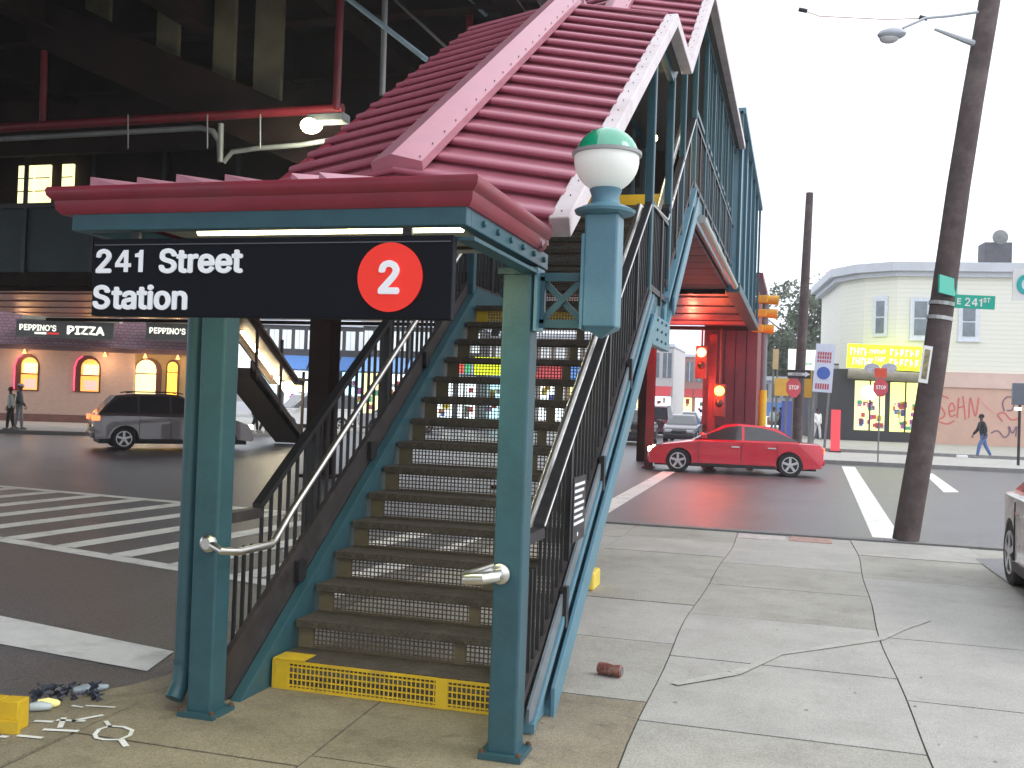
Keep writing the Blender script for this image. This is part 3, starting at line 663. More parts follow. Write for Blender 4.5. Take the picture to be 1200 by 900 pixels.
# notice plate on right railing
nz_=thing('railing_notice','small black notice plate with white print on the right railing','sign',(-1.24,6.0,.95))
PL=at(655,580,6.05); 
def nb(y0,y1,z0,z1,x=-1.225): return MB().box(x,x+.008,y0,y1,z0,z1)
NY0,NY1,NZ0,NZ1=5.66,5.99,.93,1.31
W(MB().box(-1.236,-1.226,NY0,NY1,NZ0,NZ1),'plate',mat('notice_black',(.02,.02,.024),.35),parent=nz_)
tr=random.Random(5)
lines=['Lost and found','To report damage','to this stair call','the station agent','or use telephone','in the booth','Thank you']
for i,t in enumerate(lines[:7]):
    z=NZ1-.045-i*.038; y=NY0+.02
    bm_=MB()
    while y<NY1-.04-(i%3)*.03:
        wd=tr.uniform(.012,.03); bm_.box(-1.2255,-1.2245,y,y+wd,z-.009,z+.009); y+=wd+.007
    W(bm_,'print_line',SIGNW,parent=nz_)
W(MB().lathe([(.013,0),(.013,.001)],(-1.2255,NY0+.13,NZ0+.04),12,'x'),'print_mark',SIGNW,parent=nz_)

# yellow block by the stringer, crumpled can, kerb clutter
yb=tag(MB().box(-.17,.17,-.16,.16,0,.17).build('concrete_block',mat('pale_yellow_paint',(.78,.60,.10),.7,0,.1,4,bump=.3),bevel=.02),'pale yellow painted block on the pavement just behind the blue stringer','block')
q=gp(682,692); yb.location=(q.x-.06,q.y+.16,.003)
cn=MB().tube([(-.085,0,0),(-.08,0,.0),(-.03,.006,.002),(.02,-.004,.0),(.07,.004,.003),(.078,.004,.003)],[.028,.038,.04,.036,.039,.03],12)
can=tag(cn.build('crumpled_can',mat('can_rust',(.26,.10,.075),.4,.3,.5,30,bump=.6,bscale=30,dirt=(.5,.36,.3),damt=.7,dscale=12),smooth=True),'crumpled reddish brown can lying alone on the pavement slabs','can')
q=gp(715,792); can.location=(q.x,q.y,.038); can.rotation_euler=(0,0,R(-12))
MB().tube([(.078,.004,.003),(.081,.004,.003)],.027,12).build('can_lid',PIPEG,can,True)
q=gp(12,858)
yc=thing('yellow_box','yellow painted wooden box with a dark gap at the pavement edge','box',(q.x-.05,q.y+.04,.002),R(10))
for x in (-.13,-.022): MB().box(x,x+.1,-.05,.05,0,.15).build('plank',YEL,yc,bevel=.004)
MB().box(-.02,.1,-.08,-.055,0,.06).build('plank',YEL,yc); MB().box(-.034,-.026,-.04,.04,0,.14).build('core',BLACK,yc)
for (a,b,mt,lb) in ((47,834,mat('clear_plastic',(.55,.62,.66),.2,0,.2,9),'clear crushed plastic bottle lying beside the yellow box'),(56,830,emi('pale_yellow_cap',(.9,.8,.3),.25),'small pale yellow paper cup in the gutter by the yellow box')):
    q=gp(a,b); o=tag(MB().tube([(-.05,0,0),(.0,.005,.003),(.045,0,0),(.06,0,0)],[.022,.026,.018,.01],10).build('bottle' if a==47 else 'paper_cup',mt,smooth=True),lb,'bottle' if a==47 else 'cup'); o.location=(q.x,q.y,.026); o.rotation_euler=(0,0,R(30))
q=gp(105,812); o=tag(MB().tube([(-.09,0,0),(-.03,.01,0),(.05,0,0),(.1,.004,0)],[.015,.028,.02,.012],9).build('plastic_bottle',mat('grey_plastic',(.3,.36,.42),.35,0,.4,18),smooth=True),'flattened grey plastic bottle on the kerb edge','bottle'); o.location=(q.x,q.y,.024); o.rotation_euler=(0,0,R(48))
rub=MB(); 
for i in range(60):
    q=gp(tr.uniform(34,118),tr.uniform(806,822)-0); s_=tr.uniform(.015,.05)
    c_=Vector((q.x,q.y,tr.uniform(0,.03))); vs=[c_+Vector((tr.uniform(-1,1),tr.uniform(-1,1),tr.uniform(-.5,.8)))*s_ for _ in range(5)]
    rub.add(vs,[(0,1,2),(0,2,3),(0,3,4),(1,2,4),(2,3,4),(0,1,4)])
o=rub.build('litter',mat('dark_litter',(.035,.04,.065),.35,0,.6,25)); o['kind']='stuff'; tag(o,'dark blue and black rubbish bags and scraps strewn in the gutter','litter')
gm=MB()
for i in range(170):
    x=tr.uniform(-2.9,3.2); y=tr.uniform(4.0,14); q=tr.uniform(.004,.012); n_=7
    gm.add([(x+q*math.cos(6.28*k/n_)*tr.uniform(.7,1.2),y+q*math.sin(6.28*k/n_)*tr.uniform(.7,1.2),.0052) for k in range(n_)],[tuple(range(n_))])
o=gm.build('gum_spots',mat('gum_dark',(.23,.225,.205),.7,0,.4,30),pav); o['kind']='stuff'
MB().box(-.72,-.1,13.75,14.25,-.01,.0055).build('kerb_plate',mat('plate_pale',(.48,.44,.42),.6,0,.3,9),pav); MB().box(-.05,.5,13.8,14.3,-.01,.0062).build('kerb_plate',mat('plate_rusty',(.38,.24,.20),.7,0,.4,9),pav)
# gutter grime leaves
lv=MB()
for i in range(120):
    a=tr.uniform(0,1); x=tr.uniform(-3.3,-1) if a<.8 else tr.uniform(-1,2); y=tr.uniform(4.0,5.3) if a<.8 else tr.uniform(4,9)
    s_=tr.uniform(.004,.010); th=tr.uniform(0,6.28); lv.add([(x+s_*math.cos(th+k*PI/2)*(1 if k%2 else .6),y+s_*math.sin(th+k*PI/2),.006+.003*(k%2)) for k in range(4)],[(0,1,2,3)])
o=lv.build('debris',mat('debris_tan',(.3,.2,.1),.8,0,.5,30)); o['kind']='stuff'; tag(o,'tiny leaf scraps and butts scattered on the pavement','debris')

# ================================================================== elevated structure
MZ0,MZ1=4.1,7.55; MX0,MX1,MY0,MY1=-26,-1.27,20.0,30.0
mz=thing('elevated_station','dark teal elevated station house with maroon underside bridging the road','station',(-13,20,0))
TEALD=mat('dark_teal_panel',(.035,.055,.06),.6,0,.2,1,dirt=(.02,.03,.035),damt=.5,dscale=.8)
BLUEP=mat('blue_steel_wall',(.16,.30,.38),.5,0,.12,1.2,dirt=(.10,.2,.26),damt=.5,dscale=1)
GREEN_COL=mat('column_maroon',(.16,.028,.038),.5,0,.2,2)
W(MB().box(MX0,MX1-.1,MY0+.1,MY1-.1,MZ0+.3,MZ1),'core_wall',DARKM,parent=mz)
# front wall panels
x=MX0; k=0
while x<-3.2:
    x1=min(x+1.95,-3.1)
    if x1-x<.3: break
    W(MB().box(x+.03,x1-.08,MY0+.02,MY0+.1,MZ0+.35,6.0),'wall_panel',TEALD,parent=mz)
    W(MB().box(x1-.09,x1+.03,MY0-.04,MY0+.1,MZ0,MZ1),'mullion',BLACK,parent=mz)
    x+=1.95; k+=1
W(MB().box(MX0,-3.1,MY0-.06,MY0+.1,MZ0,MZ0+.33),'fascia_beam',DARKM,parent=mz)
W(MB().box(MX0,-3.1,MY0-.06,MY0+.1,6.0,6.12),'sill_beam',BLACK,parent=mz)
WINL=emi('window_warm',(1,.90,.45),1.25)
for (a,b) in ((22,40),(42,59),(73,86)):
    p0=at(a,205,20); p1=at(b,205,20)
    wn=W(MB().box(p0.x,p1.x,MY0-.01,MY0+.05,6.13,7.05),'window',WINL,parent=mz)
    for zz in (6.4,6.72): MB().box(p0.x,p1.x,MY0-.03,MY0-.012,zz,zz+.025).build('glazing_bar',mat('bar_grey',(.3,.28,.2),.5),wn).location=-wl(wn)
# right end wall: blue ribbed panels
for i in range(20):
    y=MY0+i*.5
    W(MB().box(MX1-.09,MX1+(.0 if i%2 else .03),y+.01,y+.49,MZ0+.1,MZ1),'wall_panel',BLUEP,parent=mz)
for i in range(6): W(MB().box(MX1+.03,MX1+.09,MY0+i*2-.05+.05,MY0+i*2+.1,MZ0,MZ1+.05),'mullion',STEEL,parent=mz)
W(MB().box(MX1-.15,MX1+.12,MY0,MY1,MZ0-.08,MZ0+.1),'edge_beam',STEEL,parent=mz)
W(MB().box(MX1-.1,MX1+.14,MY0,MY1,MZ1,MZ1+.12),'roof_edge',STEELL,parent=mz)
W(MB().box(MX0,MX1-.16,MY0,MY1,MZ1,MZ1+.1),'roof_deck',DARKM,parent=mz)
# soffit panels, one strip each
for i in range(10):
    y=MY0+i
    for (xa,xb) in ((-26,-17),(-16.98,-9),(-8.98,MX1-.16)):
        W(MB().box(xa,xb,y+.02,y+.98,MZ0+.02+(.03 if i%2 else 0),MZ0+.12+(.03 if i%2 else 0)),'soffit_panel',MAROON,parent=mz)
W(MB().box(MX0,MX1-.16,MY0,MY1,MZ0+.16,MZ0+.3),'soffit_backing',DARKM,parent=mz)
for y in (MY0+.1,MY1-.3): W(MB().box(MX0,MX1-.17,y,y+.12,MZ0-.10,MZ0+.01),'cross_girder',DARKM,parent=mz)
# columns
def column(px,py,Y,h,wd=.4,mt=DARKM,lab='column',Yc=None,parent=mz):
    p=at(px,py,Y); o=MB()
    o.box(p.x-wd/2,p.x+wd/2,Y-.02-wd/2,Y+.02-wd/2,RZ,h).box(p.x-wd/2,p.x+wd/2,Y-.02+wd/2,Y+.02+wd/2,RZ,h).box(p.x-.02,p.x+.02,Y-wd/2,Y+wd/2,RZ,h)
    o.box(p.x-wd*.8,p.x+wd*.8,Y-wd*.8,Y+wd*.8,RZ,RZ+.05)
    return W(o,'column',mt,parent=parent)
column(378,480,20.4,MZ0-.22,.5); column(600,480,20.4,MZ0-.22,.4); column(763,450,29.5,MZ0-.22,.22,GREEN_COL); column(834,480,29.8,MZ0-.22,.22,GREEN_COL); column(-160,480,20.4,MZ0-.2,.5)
column(240,470,29.6,MZ0-.22,.35)
# tracks above
dk=thing('elevated_track_deck','grimy dark steel track structure high over the road on the left','railway viaduct',(-15,0,0))
D0=8.0
for x in (-4.6,-7.4,-10.2,-13,-15.8,-18.6,-21.4,-24.2,-27,-30,-33):
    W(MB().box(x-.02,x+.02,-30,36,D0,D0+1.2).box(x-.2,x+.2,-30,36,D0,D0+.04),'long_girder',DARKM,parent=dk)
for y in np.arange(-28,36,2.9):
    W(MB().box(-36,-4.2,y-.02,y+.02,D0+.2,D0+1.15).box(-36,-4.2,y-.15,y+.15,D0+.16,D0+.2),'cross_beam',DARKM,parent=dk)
W(MB().box(-36,-4.2,-30,36,D0+1.2,D0+1.35),'deck_plate',mat('deck_timber',(.015,.010,.009),.9,0,.4,3),parent=dk)  # deck drawn out unseen to the left and behind, to block light
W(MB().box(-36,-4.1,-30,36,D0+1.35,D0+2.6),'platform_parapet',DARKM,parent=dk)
for x in (-4.8,):
    for y in (-4.0,33.0):
        o=MB(); o.box(x-.25,x+.25,y-.23,y-.2,RZ,D0).box(x-.25,x+.25,y+.2,y+.23,RZ,D0).box(x-.02,x+.02,y-.2,y+.2,RZ,D0)
        W(o,'column',DARKM,parent=dk)
PALE=mat('pale_hanger',(.13,.115,.07),.8,0,.3,2,dirt=(.12,.09,.06),damt=.8,dscale=1.3)
for (a,b,y1) in ((100,128,26),(185,210,70),(252,276,104),(300,332,125)):
    Yh=15.0; p0=at(a,0,Yh); p1=at(b,0,Yh); zb=at(a,y1,Yh).z
    W(MB().add([(p0.x,Yh,zb+.25),(p1.x,Yh,zb),(p1.x,Yh,D0+1.2),(p0.x,Yh,D0+1.2),(p0.x,Yh+.1,zb+.25),(p1.x,Yh+.1,zb),(p1.x,Yh+.1,D0+1.2),(p0.x,Yh+.1,D0+1.2)],
       [(0,1,2,3),(7,6,5,4),(0,4,5,1),(1,5,6,2),(2,6,7,3),(3,7,4,0)]),'hanger_plate',PALE,parent=dk)
A_,B_=at(40,-6,14.6),at(420,158,14.6)
W(MB().prism([(A_.x,A_.z-.9),(B_.x,B_.z-.9),(B_.x,B_.z),(A_.x,A_.z)],14.5,14.62,'y'),'diagonal_girder',DARKM,parent=dk)
# dark cross wall added behind the hangers only to darken the depth
W(MB().box(-28,-3.6,18.5,18.7,6.9,D0+1.2),'depth_shade_wall',DARKM,parent=dk)
# pipes, conduits, rods hung below the deck
Yp=14.0
def ptube(name,pts,r,mt,Y=Yp): return W(MB().tube([at(a,b,Y) for a,b in pts],r,10),name,mt,True,parent=dk)
ptube('red_pipe',[(-60,155),(0,150),(350,130),(402,127)],.075,PIPER)
ptube('grey_conduit',[(-60,168),(0,163),(235,150),(250,154),(257,166),(258,190)],.045,PIPEG,13.9)
ptube('grey_conduit',[(262,190),(272,178),(300,174),(352,170),(400,162)],.04,PIPEG,13.8)
ptube('grey_conduit',[(259,145),(258,190)],.045,PIPEG,13.7)
ptube('red_pipe',[(402,-40),(399,0),(394,128)],.06,PIPER,13.6)
ptube('grey_conduit',[(452,-30),(448,112)],.045,PIPEG,13.5)
ptube('red_pipe',[(552,-30),(550,40)],.06,PIPER,16)
ptube('brace_rod',[(380,-22),(410,0),(500,70)],.04,mat('rod_blue',(.22,.30,.36),.5),13.3)
ptube('brace_rod',[(463,0),(530,62)],.025,PIPEG,15)
ptube('brace_rod',[(540,-10),(570,18)],.03,mat('rod_blue',(.22,.3,.36),.5),15.5)
for px in (150,243,305): ptube('brace_rod',[(px,134),(px,174)],.012,PIPEG,13.6)
p=at(82,60,14.4); ptube('red_pipe',[(52,60),(50,145)],.06,PIPER,14.5)
# floodlight
fl=at(365,147,13.2)
fd=thing('floodlight','lit white floodlight on a grey arm beside the stair roof','lamp',tuple(fl))
MB().ball((0,0,0),.15,14,8,(1.15,.8,.8)).build('lens',emi('flood_lens',(1,1,.72),16),fd,True)
MB().box(-.05,.55,-.08,.16,.03,.16).build('housing',PIPEG,fd,bevel=.02)
lamp('POINT',(fl.x,fl.y-.1,fl.z-.25),110,(1,1,.75),.15)

# far stairways beyond the station house
def far_stair(lab,x0,x1,yb,zt,yend,dark,tubes):
    f=thing('far_stairway',lab,'stairway',((x0+x1)/2,yend,0))
    a=.62; L_=(zt)/a
    zz=lambda y: zt-(y-yb)*a
    rf=2.45 if not tubes else 2.0
    yf=yb+zt/a
    yq=29.0
    W(MB().prism([(yq,zz(yq)-.05),(yf,-.1),(yf,.15),(yq,zz(yq)+.25)],x0,x1,'x'),'soffit',dark,parent=f)
    for xx in (x0,x1-.06):
        W(MB().prism([(yq,zz(yq)-.05),(yf,-.1),(yf,.35),(yq,zz(yq)+.5)],xx,xx+.06,'x'),'side_panel',dark,parent=f)
        W(MB().prism([(yb-.5,zz(yb)+rf),(yf-.6,rf),(yf,rf),(yf,rf+.15),(yf-.6,rf+.17),(yb-.5,zz(yb)+rf+.25)],xx,xx+.06,'x'),'roof_beam',dark,parent=f)
        for q in (.5,.75,1): 
            y=yb+(yf-yb)*q-.04; W(MB().box(xx,xx+.08,y,y+.09,max(0,zz(y)),zz(y)+2.5 if q<1 else 2.5),'post',dark,parent=f)
    W(MB().prism([(yb-.5,zz(yb)+rf+.25),(yf-.6,rf+.17),(yf+.3,rf+.15),(yf+.3,rf+.25),(yf-.6,rf+.27),(yb-.5,zz(yb)+rf+.35)],x0-.1,x1+.1,'x'),'roof',RED if not tubes else mat('dim_roof',(.12,.08,.06),.6),parent=f)
    for i in range(tubes):
        y=29.35+i*1.15; W(MB().bar((x1-.6,y,zz(y)+rf-.32),(x1-.6,y+.98,zz(y+.98)+rf-.32),.16,.08),'fluorescent_tube',emi('tube_far',(1,.9,.6),14),parent=f)
    if tubes: W(MB().box(x0+.1,x1-.05,yf+.25,yf+.33,1.78,2.08),'light_box',emi('box_warm',(1,.85,.35),3),parent=f); lamp('POINT',((x0+x1)/2,yf-1,2.1),70,(1,.85,.55),.2,f)
    return f
fe=thing('far_stairway','maroon panelled stair enclosure on columns at the far corner behind the red traffic lights','stairway',(-2,30,0))
MDIM=mat('maroon_dim',(.20,.04,.055),.5,0,.2,1.5)
ea,eb=-2.80,-1.20
for k in range(5):
    x0=ea+(eb-ea)/5*k; W(MB().box(x0+.01,x0+(eb-ea)/5-.01,30.9,30.96,1.3,MZ0-.01),'panel',MDIM,parent=fe)
for k in range(8): W(MB().box(eb-.06,eb,31+k*.6,31.58+k*.6,1.3,MZ0+1.2),'panel',MDIM,parent=fe)
W(MB().box(ea+.07,eb-.07,30.965,31.0,1.3,MZ0+1),'backing',DARKM,parent=fe); W(MB().box(ea+.06,eb-.07,31.01,35.8,1.32,1.36),'backing',DARKM,parent=fe); W(MB().box(ea,eb-.06,30.97,35.8,1.2,1.3),'floor_plate',MDIM,parent=fe); W(MB().box(ea,eb,30.86,30.98,1.2,1.31),'edge_beam',MDIM,parent=fe)
W(MB().box(ea,ea+.06,31,35.8,1.3,MZ0+1.2),'panel',MDIM,parent=fe); W(MB().box(ea-.1,eb+.1,30.9,36,MZ0+1.6,MZ0+1.75),'roof',RED,parent=fe)
for (x,y) in ((ea+.12,31.2),(ea+.75,33),(eb-.12,31.2),(ea+.12,35.6),(eb-.12,35.6)): W(MB().box(x-.1,x+.1,y-.1,y+.1,RZ,1.2),'leg',MDIM,parent=fe)
for k in range(7): W(MB().box(ea+.1,eb-.1,35.8+k*.28,36.08+k*.28,1.05-k*.17,1.12-k*.17),'tread',MDIM,parent=fe)
far_stair('dark covered stairway with lit fluorescent tubes on the far side of the road',-18.25,-17.2,26.0,MZ0,33,mat('far_stair_dark',(.05,.035,.03),.7,0,.2,2),3)

# ================================================================== vehicles
TYRE=mat('tyre',(.02,.02,.021),.85,0,.2,20); RIM=mat('alloy_rim',(.55,.55,.56),.3,.8,.1,10); GLS=glass('car_glass'); TRIM=mat('black_trim',(.02,.02,.022),.6,0,.1,10)
HEADL=emi('headlight_lit',(1,.88,.6),9); TAILL=emi('taillight_lit',(1,.10,.03),4); HEADO=mat('headlight_off',(.6,.62,.64),.1,0,.05,5,coat=1); TAILO=mat('taillight_off',(.35,.02,.02),.2,0,.1,5,coat=1)
CHROME=mat('chrome_strip',(.7,.7,.7),.2,1,.05,5); PLATE=mat('licence_plate',(.75,.6,.2),.5)
def wheel_mesh():
    r=.335; t=MB().lathe([(.215,-.1),(.31,-.11),(r,-.085),(r,.085),(.31,.11),(.215,.1)],(0,0,0),28,'y').mesh('tyre',TYRE,True)
    m_=MB().lathe([(.225,-.085),(.225,-.05),(.2,-.04),(.2,.04),(.225,.085)],(0,0,0),24,'y')
    m2=MB().lathe([(.228,.09),(.228,.112),(.2,.112),(.198,.07)],(0,0,0),24,'y')
    for s_ in (1,-1):
        for k in range(5):
            a=2*PI*k/5+.3; c_,d_=math.cos(a),math.sin(a)
            m2.bar((.03*c_,.1*s_,.03*d_),(.215*c_,.1*s_,.215*d_),.065,.03,up=(0,1,0))
        m2.lathe([(.05,.085*s_),(.05,.118*s_),(.01,.124*s_)],(0,0,0),12,'y')
    m2.lathe([(.228,-.112),(.228,-.09),(.198,-.09),(.2,-.112)],(0,0,0),24,'y')
    return t,m2.mesh('rim',RIM,True)
TY,RM=wheel_mesh()
def car(name,label,loc,rotz,paint,kind='sedan',lit=False,L=4.6,Wd=1.76,group=None,tail_lit=False,cat='car',sc=1):
    t=thing(name,label,cat,loc,rotz,group); t.scale=(sc,)*3
    h=L/2
    if kind=='suv':
        fx,rx=h-.92,-h+.86; wr=.40; ws=1.12
        top=[(-h+.02,.55),(-h+.0,.86),(-h+.10,1.03),(.62,1.02),(.95,1.03),(h-.55,.93),(h-.16,.80),(h-.03,.62),(h,.45),(h-.04,.28)]
        gh=[(-h+.13,1.02),(-h+.42,1.38),(-h+.62,1.60),(-h+1.1,1.66),(-.2,1.685),(.05,1.66),(.42,1.50),(1.12,1.03)]
        sill=.27; roofw=.60; pill=[(-h+.92,),(-.35,)]
    elif kind=='van':
        fx,rx=h-.85,-h+.95; wr=.39; ws=1.1
        top=[(-h,.5),(-h,1.05),(h-1.2,1.05),(h-.4,.92),(h-.05,.7),(h,.45),(h-.04,.28)]
        gh=[(-h+.02,1.05),(-h+.12,1.75),(-h+.4,1.86),(h-2.0,1.86),(h-1.7,1.78),(h-.95,1.05)]
        sill=.27; roofw=.70; pill=[]
    else:
        fx,rx=h-.86,-h+.92; wr=.37; ws=1.0
        top=[(-h+.02,.48),(-h+.0,.80),(-h+.12,.92),(-h+.75,.945),(.95,.93),(1.2,.90),(h-.45,.78),(h-.12,.66),(h,.48),(h-.04,.24)]
        gh=[(-h+.62,.93),(-h+1.25,1.30),(-h+1.6,1.38),(-.05,1.42),(.3,1.37),(1.18,.90)]
        sill=.22; roofw=.57; pill=[]
    def arch(cx):
        return [(cx+wr*math.cos(a),.335+wr*math.sin(a)) for a in np.linspace(-.30,PI+.30,13)]
    low=[(h-.04,sill)]+[p for p in arch(fx) if p[1]>sill-.02]+[p for p in arch(rx) if p[1]>sill-.02]+[(-h+.06,sill+.04)]
    outl=top+low[1:]
    hw=Wd/2
    def taper(x): return 1-.16*abs(x/h)**5
    def ring(y,sh,poly=outl):
        cz=.62
        return [(x*(1-sh*.35),y*taper(x),cz+(z-cz)*(1-sh)) if z>sill+.2 else (x*(1-sh*.2),y*taper(x),z) for x,z in poly]
    n=len(outl); layers=[ring(-hw,.06),ring(-hw+.03,.02),ring(-hw+.10,0),ring(hw-.10,0),ring(hw-.03,.02),ring(hw,.06)]
    vs=[v for l in layers for v in l]; fs=[]
    for i in range(5):
        for k in range(n): fs.append((i*n+k,i*n+(k+1)%n,(i+1)*n+(k+1)%n,(i+1)*n+k))
    fs+=[tuple(range(n-1,-1,-1)),tuple(5*n+k for k in range(n))]
    body=MB().add(vs,fs)
    # cabin shell
    z0=gh[0][1]; zt=max(z for _,z in gh)
    def wy(z): return (hw-.09)+(roofw-(hw-.09))*((z-z0)/(zt-z0))
    g_=[(x,-wy(z),z-(.02 if z==z0 else 0)) for x,z in gh]+[(x,wy(z),z-(.02 if z==z0 else 0)) for x,z in gh]; k=len(gh)
    body.add(g_,[tuple(range(k-1,-1,-1)),tuple(range(k,2*k))]+[(i,(i+1)%k,k+(i+1)%k,k+i) for i in range(k)])
    body.build('body',paint,t,True,bevel=0)
    MB().box(-h+.2,h-.2,-hw+.24,hw-.24,.18,.7).build('underbody',TRIM,t)
    # side glass (follows the tumblehome)
    def inset(poly,d):
        c=Vector((sum(p[0] for p in poly)/len(poly),sum(p[1] for p in poly)/len(poly))); out=[]
        for p in poly:
            v=Vector(p)-c; out.append((c.x+v.x*(1-d/abs(v.x+1e-6)*1.0 if abs(v.x)>d*2 else 1), c.y+v.y*(1-d*.8/(abs(v.y)+1e-6) if abs(v.y)>d else 1)))
        return out
    sp=inset(gh,.085 if kind!='sedan' else .07)
    xs_=sorted(p[0] for p in sp)
    def clip(poly,a,b):
        def cut(P_,x,keep):
            out=[]
            for i in range(len(P_)):
                p,q=P_[i],P_[(i+1)%len(P_)]; ip=(p[0]>=x)==keep; iq=(q[0]>=x)==keep
                if ip: out.append(p)
                if ip!=iq: tt=(x-p[0])/(q[0]-p[0]); out.append((x,p[1]+(q[1]-p[1])*tt))
            return out
        return cut(cut(poly,a,True),b,False)
    cuts=[-9,-h+1.25,-.18,.95,9] if kind=='suv' else [-9,-.22,9] if kind=='sedan' else [-9,-.6,.7,9]
    for i in range(len(cuts)-1):
        pc=clip(sp,cuts[i]+.035,cuts[i+1]-.035)
        if len(pc)<3: continue
        for s_ in (1,-1):
            m_=MB(); q=len(pc); vs=[(x,s_*(wy(z)+.005),z) for x,z in pc]+[(x,s_*(wy(z)-.02),z) for x,z in pc]
            m_.add(vs,[tuple(range(q)),tuple(range(2*q-1,q-1,-1))]+[(i_,(i_+1)%q,q+(i_+1)%q,q+i_) for i_ in range(q)]).build('side_window',GLS,t)
    # windscreens
    def screen(i,j,name,ins=.09):
        (xa,za),(xb,zb)=gh[i],gh[j]; d=Vector((xb-xa,0,zb-za)); nn=Vector((-d.z,0,d.x)).normalized()
        if nn.z<0: nn=-nn
        a=Vector((xa,0,za))+d*.08+nn*.006; b=Vector((xb,0,zb))-d*.06+nn*.006; wa=wy(za)-ins; wb=wy(zb)-ins*.8
        MB().add([(a.x,-wa,a.z),(a.x,wa,a.z),(b.x,wb,b.z),(b.x,-wb,b.z),(a.x-nn.x*.03,-wa,a.z-nn.z*.03),(a.x-nn.x*.03,wa,a.z-nn.z*.03),(b.x-nn.x*.03,wb,b.z-nn.z*.03),(b.x-nn.x*.03,-wb,b.z-nn.z*.03)],[(0,1,2,3),(7,6,5,4),(0,4,5,1),(1,5,6,2),(2,6,7,3),(3,7,4,0)]).build(name,GLS,t)
    screen(len(gh)-1,len(gh)-2,'windscreen'); screen(0,1,'rear_window')
    for s_ in (1,-1):
        for x in (fx,rx):
            wv=bpy.data.objects.new('wheel',TY); COL.objects.link(wv); wv.parent=t; wv.location=(x,s_*(hw-.13),.335)
            rr=bpy.data.objects.new('rim',RM); COL.objects.link(rr); rr.parent=wv
            if s_<0: rr.rotation_euler=(0,0,PI)
        hy=hw*.72*taper(h)
        zf=.62 if kind=='sedan' else .74
        MB().box(h-.22,h-.005,s_*hy-.17,s_*hy+.17,zf-.07,zf+.06).build('headlight',HEADL if lit else HEADO,t,bevel=.02)
        zr=.78 if kind=='sedan' else .95
        MB().box(-h-.012,-h+(.07 if kind=='sedan' else .2),s_*(hw*(.60 if kind=='sedan' else .70))-.17,s_*(hw*(.60 if kind=='sedan' else .70))+.17,zr-.10,zr+.05).build('tail_light',TAILL if tail_lit else TAILO,t,bevel=.02)
        MB().box(.78,.95,s_*(hw+.12)-.08,s_*(hw+.12)+.05,.97*(1 if kind=='sedan' else 1.08),1.1*(1 if kind=='sedan' else 1.08)).build('mirror',paint,t,bevel=.03)
        ys_=s_*(hw+.001)
        for xx in ((-.18,1.0,-h+1.28) if kind!='van' else (-.6,.7)): MB().box(xx-.006,xx+.006,ys_-.012,ys_+.0015,sill+.08,z0-.04).build('door_seam',TRIM,t)
        for xx in (-.35,.62): pass
        for xx in (-.02,-h+1.42): MB().box(xx-.32+.22,xx-.1+.22-.0,ys_-.01,ys_+.018,z0-.17,z0-.135).build('door_handle',CHROME if kind=='sedan' else paint,t)
        MB().box(rx+wr+.02,fx-wr-.02,ys_-.03,ys_+.006,sill-.01,sill+.07).build('sill_trim',TRIM,t)
    MB().box(h-.06,h+.02,-hw*.74,hw*.74,.30,.46).build('front_bumper',TRIM if kind!='sedan' else paint,t,bevel=.03)
    MB().box(h-.10,h+.006,-.38,.38,.50,.62).build('grille',TRIM,t)
    MB().box(-h-.03,-h+.06,-hw*.76,hw*.76,.34,.50).build('rear_bumper',paint,t,bevel=.03)
    MB().box(-h-.022,-h+.0,-.16,.16,.62,.72).build('licence_plate',PLATE,t)
    if kind=='suv':
        for s_ in (1,-1): MB().tube([(-h+.9,s_*.58,1.68),(-h+1.1,s_*.6,1.715),(.0,s_*.6,1.735),(.2,s_*.58,1.69)],.018,6).build('roof_rack',TRIM,t)
    return t
def paint(name,c,r=.22,m=.35): return mat(name,c,r,m,.05,1.2,coat=.8)
sv=rp(133,527); hd=R(45)
c0=Vector((sv[0],sv[1],RZ))+Vector((math.cos(hd),math.sin(hd),0))*(2.38-.86)+Vector((-math.sin(hd),math.cos(hd),0))*.85+Vector((.25,.07,0))
car('grey_suv','grey sport utility vehicle with lit tail light turning in front of the pizza restaurant',c0,hd,paint('suv_grey',(.13,.115,.12)),'suv',True,4.7,1.84,None,True,'suv')
rc=Vector((*rp(862,556),RZ)); car('red_sedan','bright red sedan with glowing lights crossing the intersection',rc+Vector((-.12,.7,0)),R(180+6),paint('car_red',(.62,.012,.035),.2,.1),'sedan',True,4.85,1.8,None,True)
lc=cd(-22,0,33.6); car('maroon_car','dark maroon car with a bright headlight entering at the left edge of the picture',(lc.x-1.2,lc.y-.7,RZ),R(22),paint('car_maroon',(.16,.012,.02)),'sedan',True,4.5)
wc=gp(1191,686); car('white_sedan','white sedan cut by the right edge of the picture beside its painted shadow patch',(wc.x+.76,wc.y-1.3,0),R(-90),paint('car_white',(.78,.77,.74),.25,0),'sedan',False,4.5,1.7)
queue=[('black pickup style vehicle with red tail lights nearest the blue stringer',738,521,-90,'suv',(.03,.03,.035),True),
 ('dark burgundy van waiting in the queue behind the black vehicle',768,512,-90,'van',(.07,.015,.03),False),
 ('black car with pale windscreen waiting under the red traffic lights',797,519,88,'sedan',(.025,.02,.025),False),
 ('silver car farther back in the queue under the station',806,503,90,'sedan',(.5,.52,.55),False),
 ('white car farthest back in the queue',842,497,90,'sedan',(.7,.7,.72),False),]
for i,(lb,px,py,rz,kd,c,tl) in enumerate(queue):
    q=rp(px,py); car('waiting_car',lb,(q[0],q[1]+1.5,RZ),R(90) if rz<0 else R(-90),paint('queue_paint_%d'%i,c),kd,i in(),4.5,1.75,'cars queueing beyond the crossing',tl)
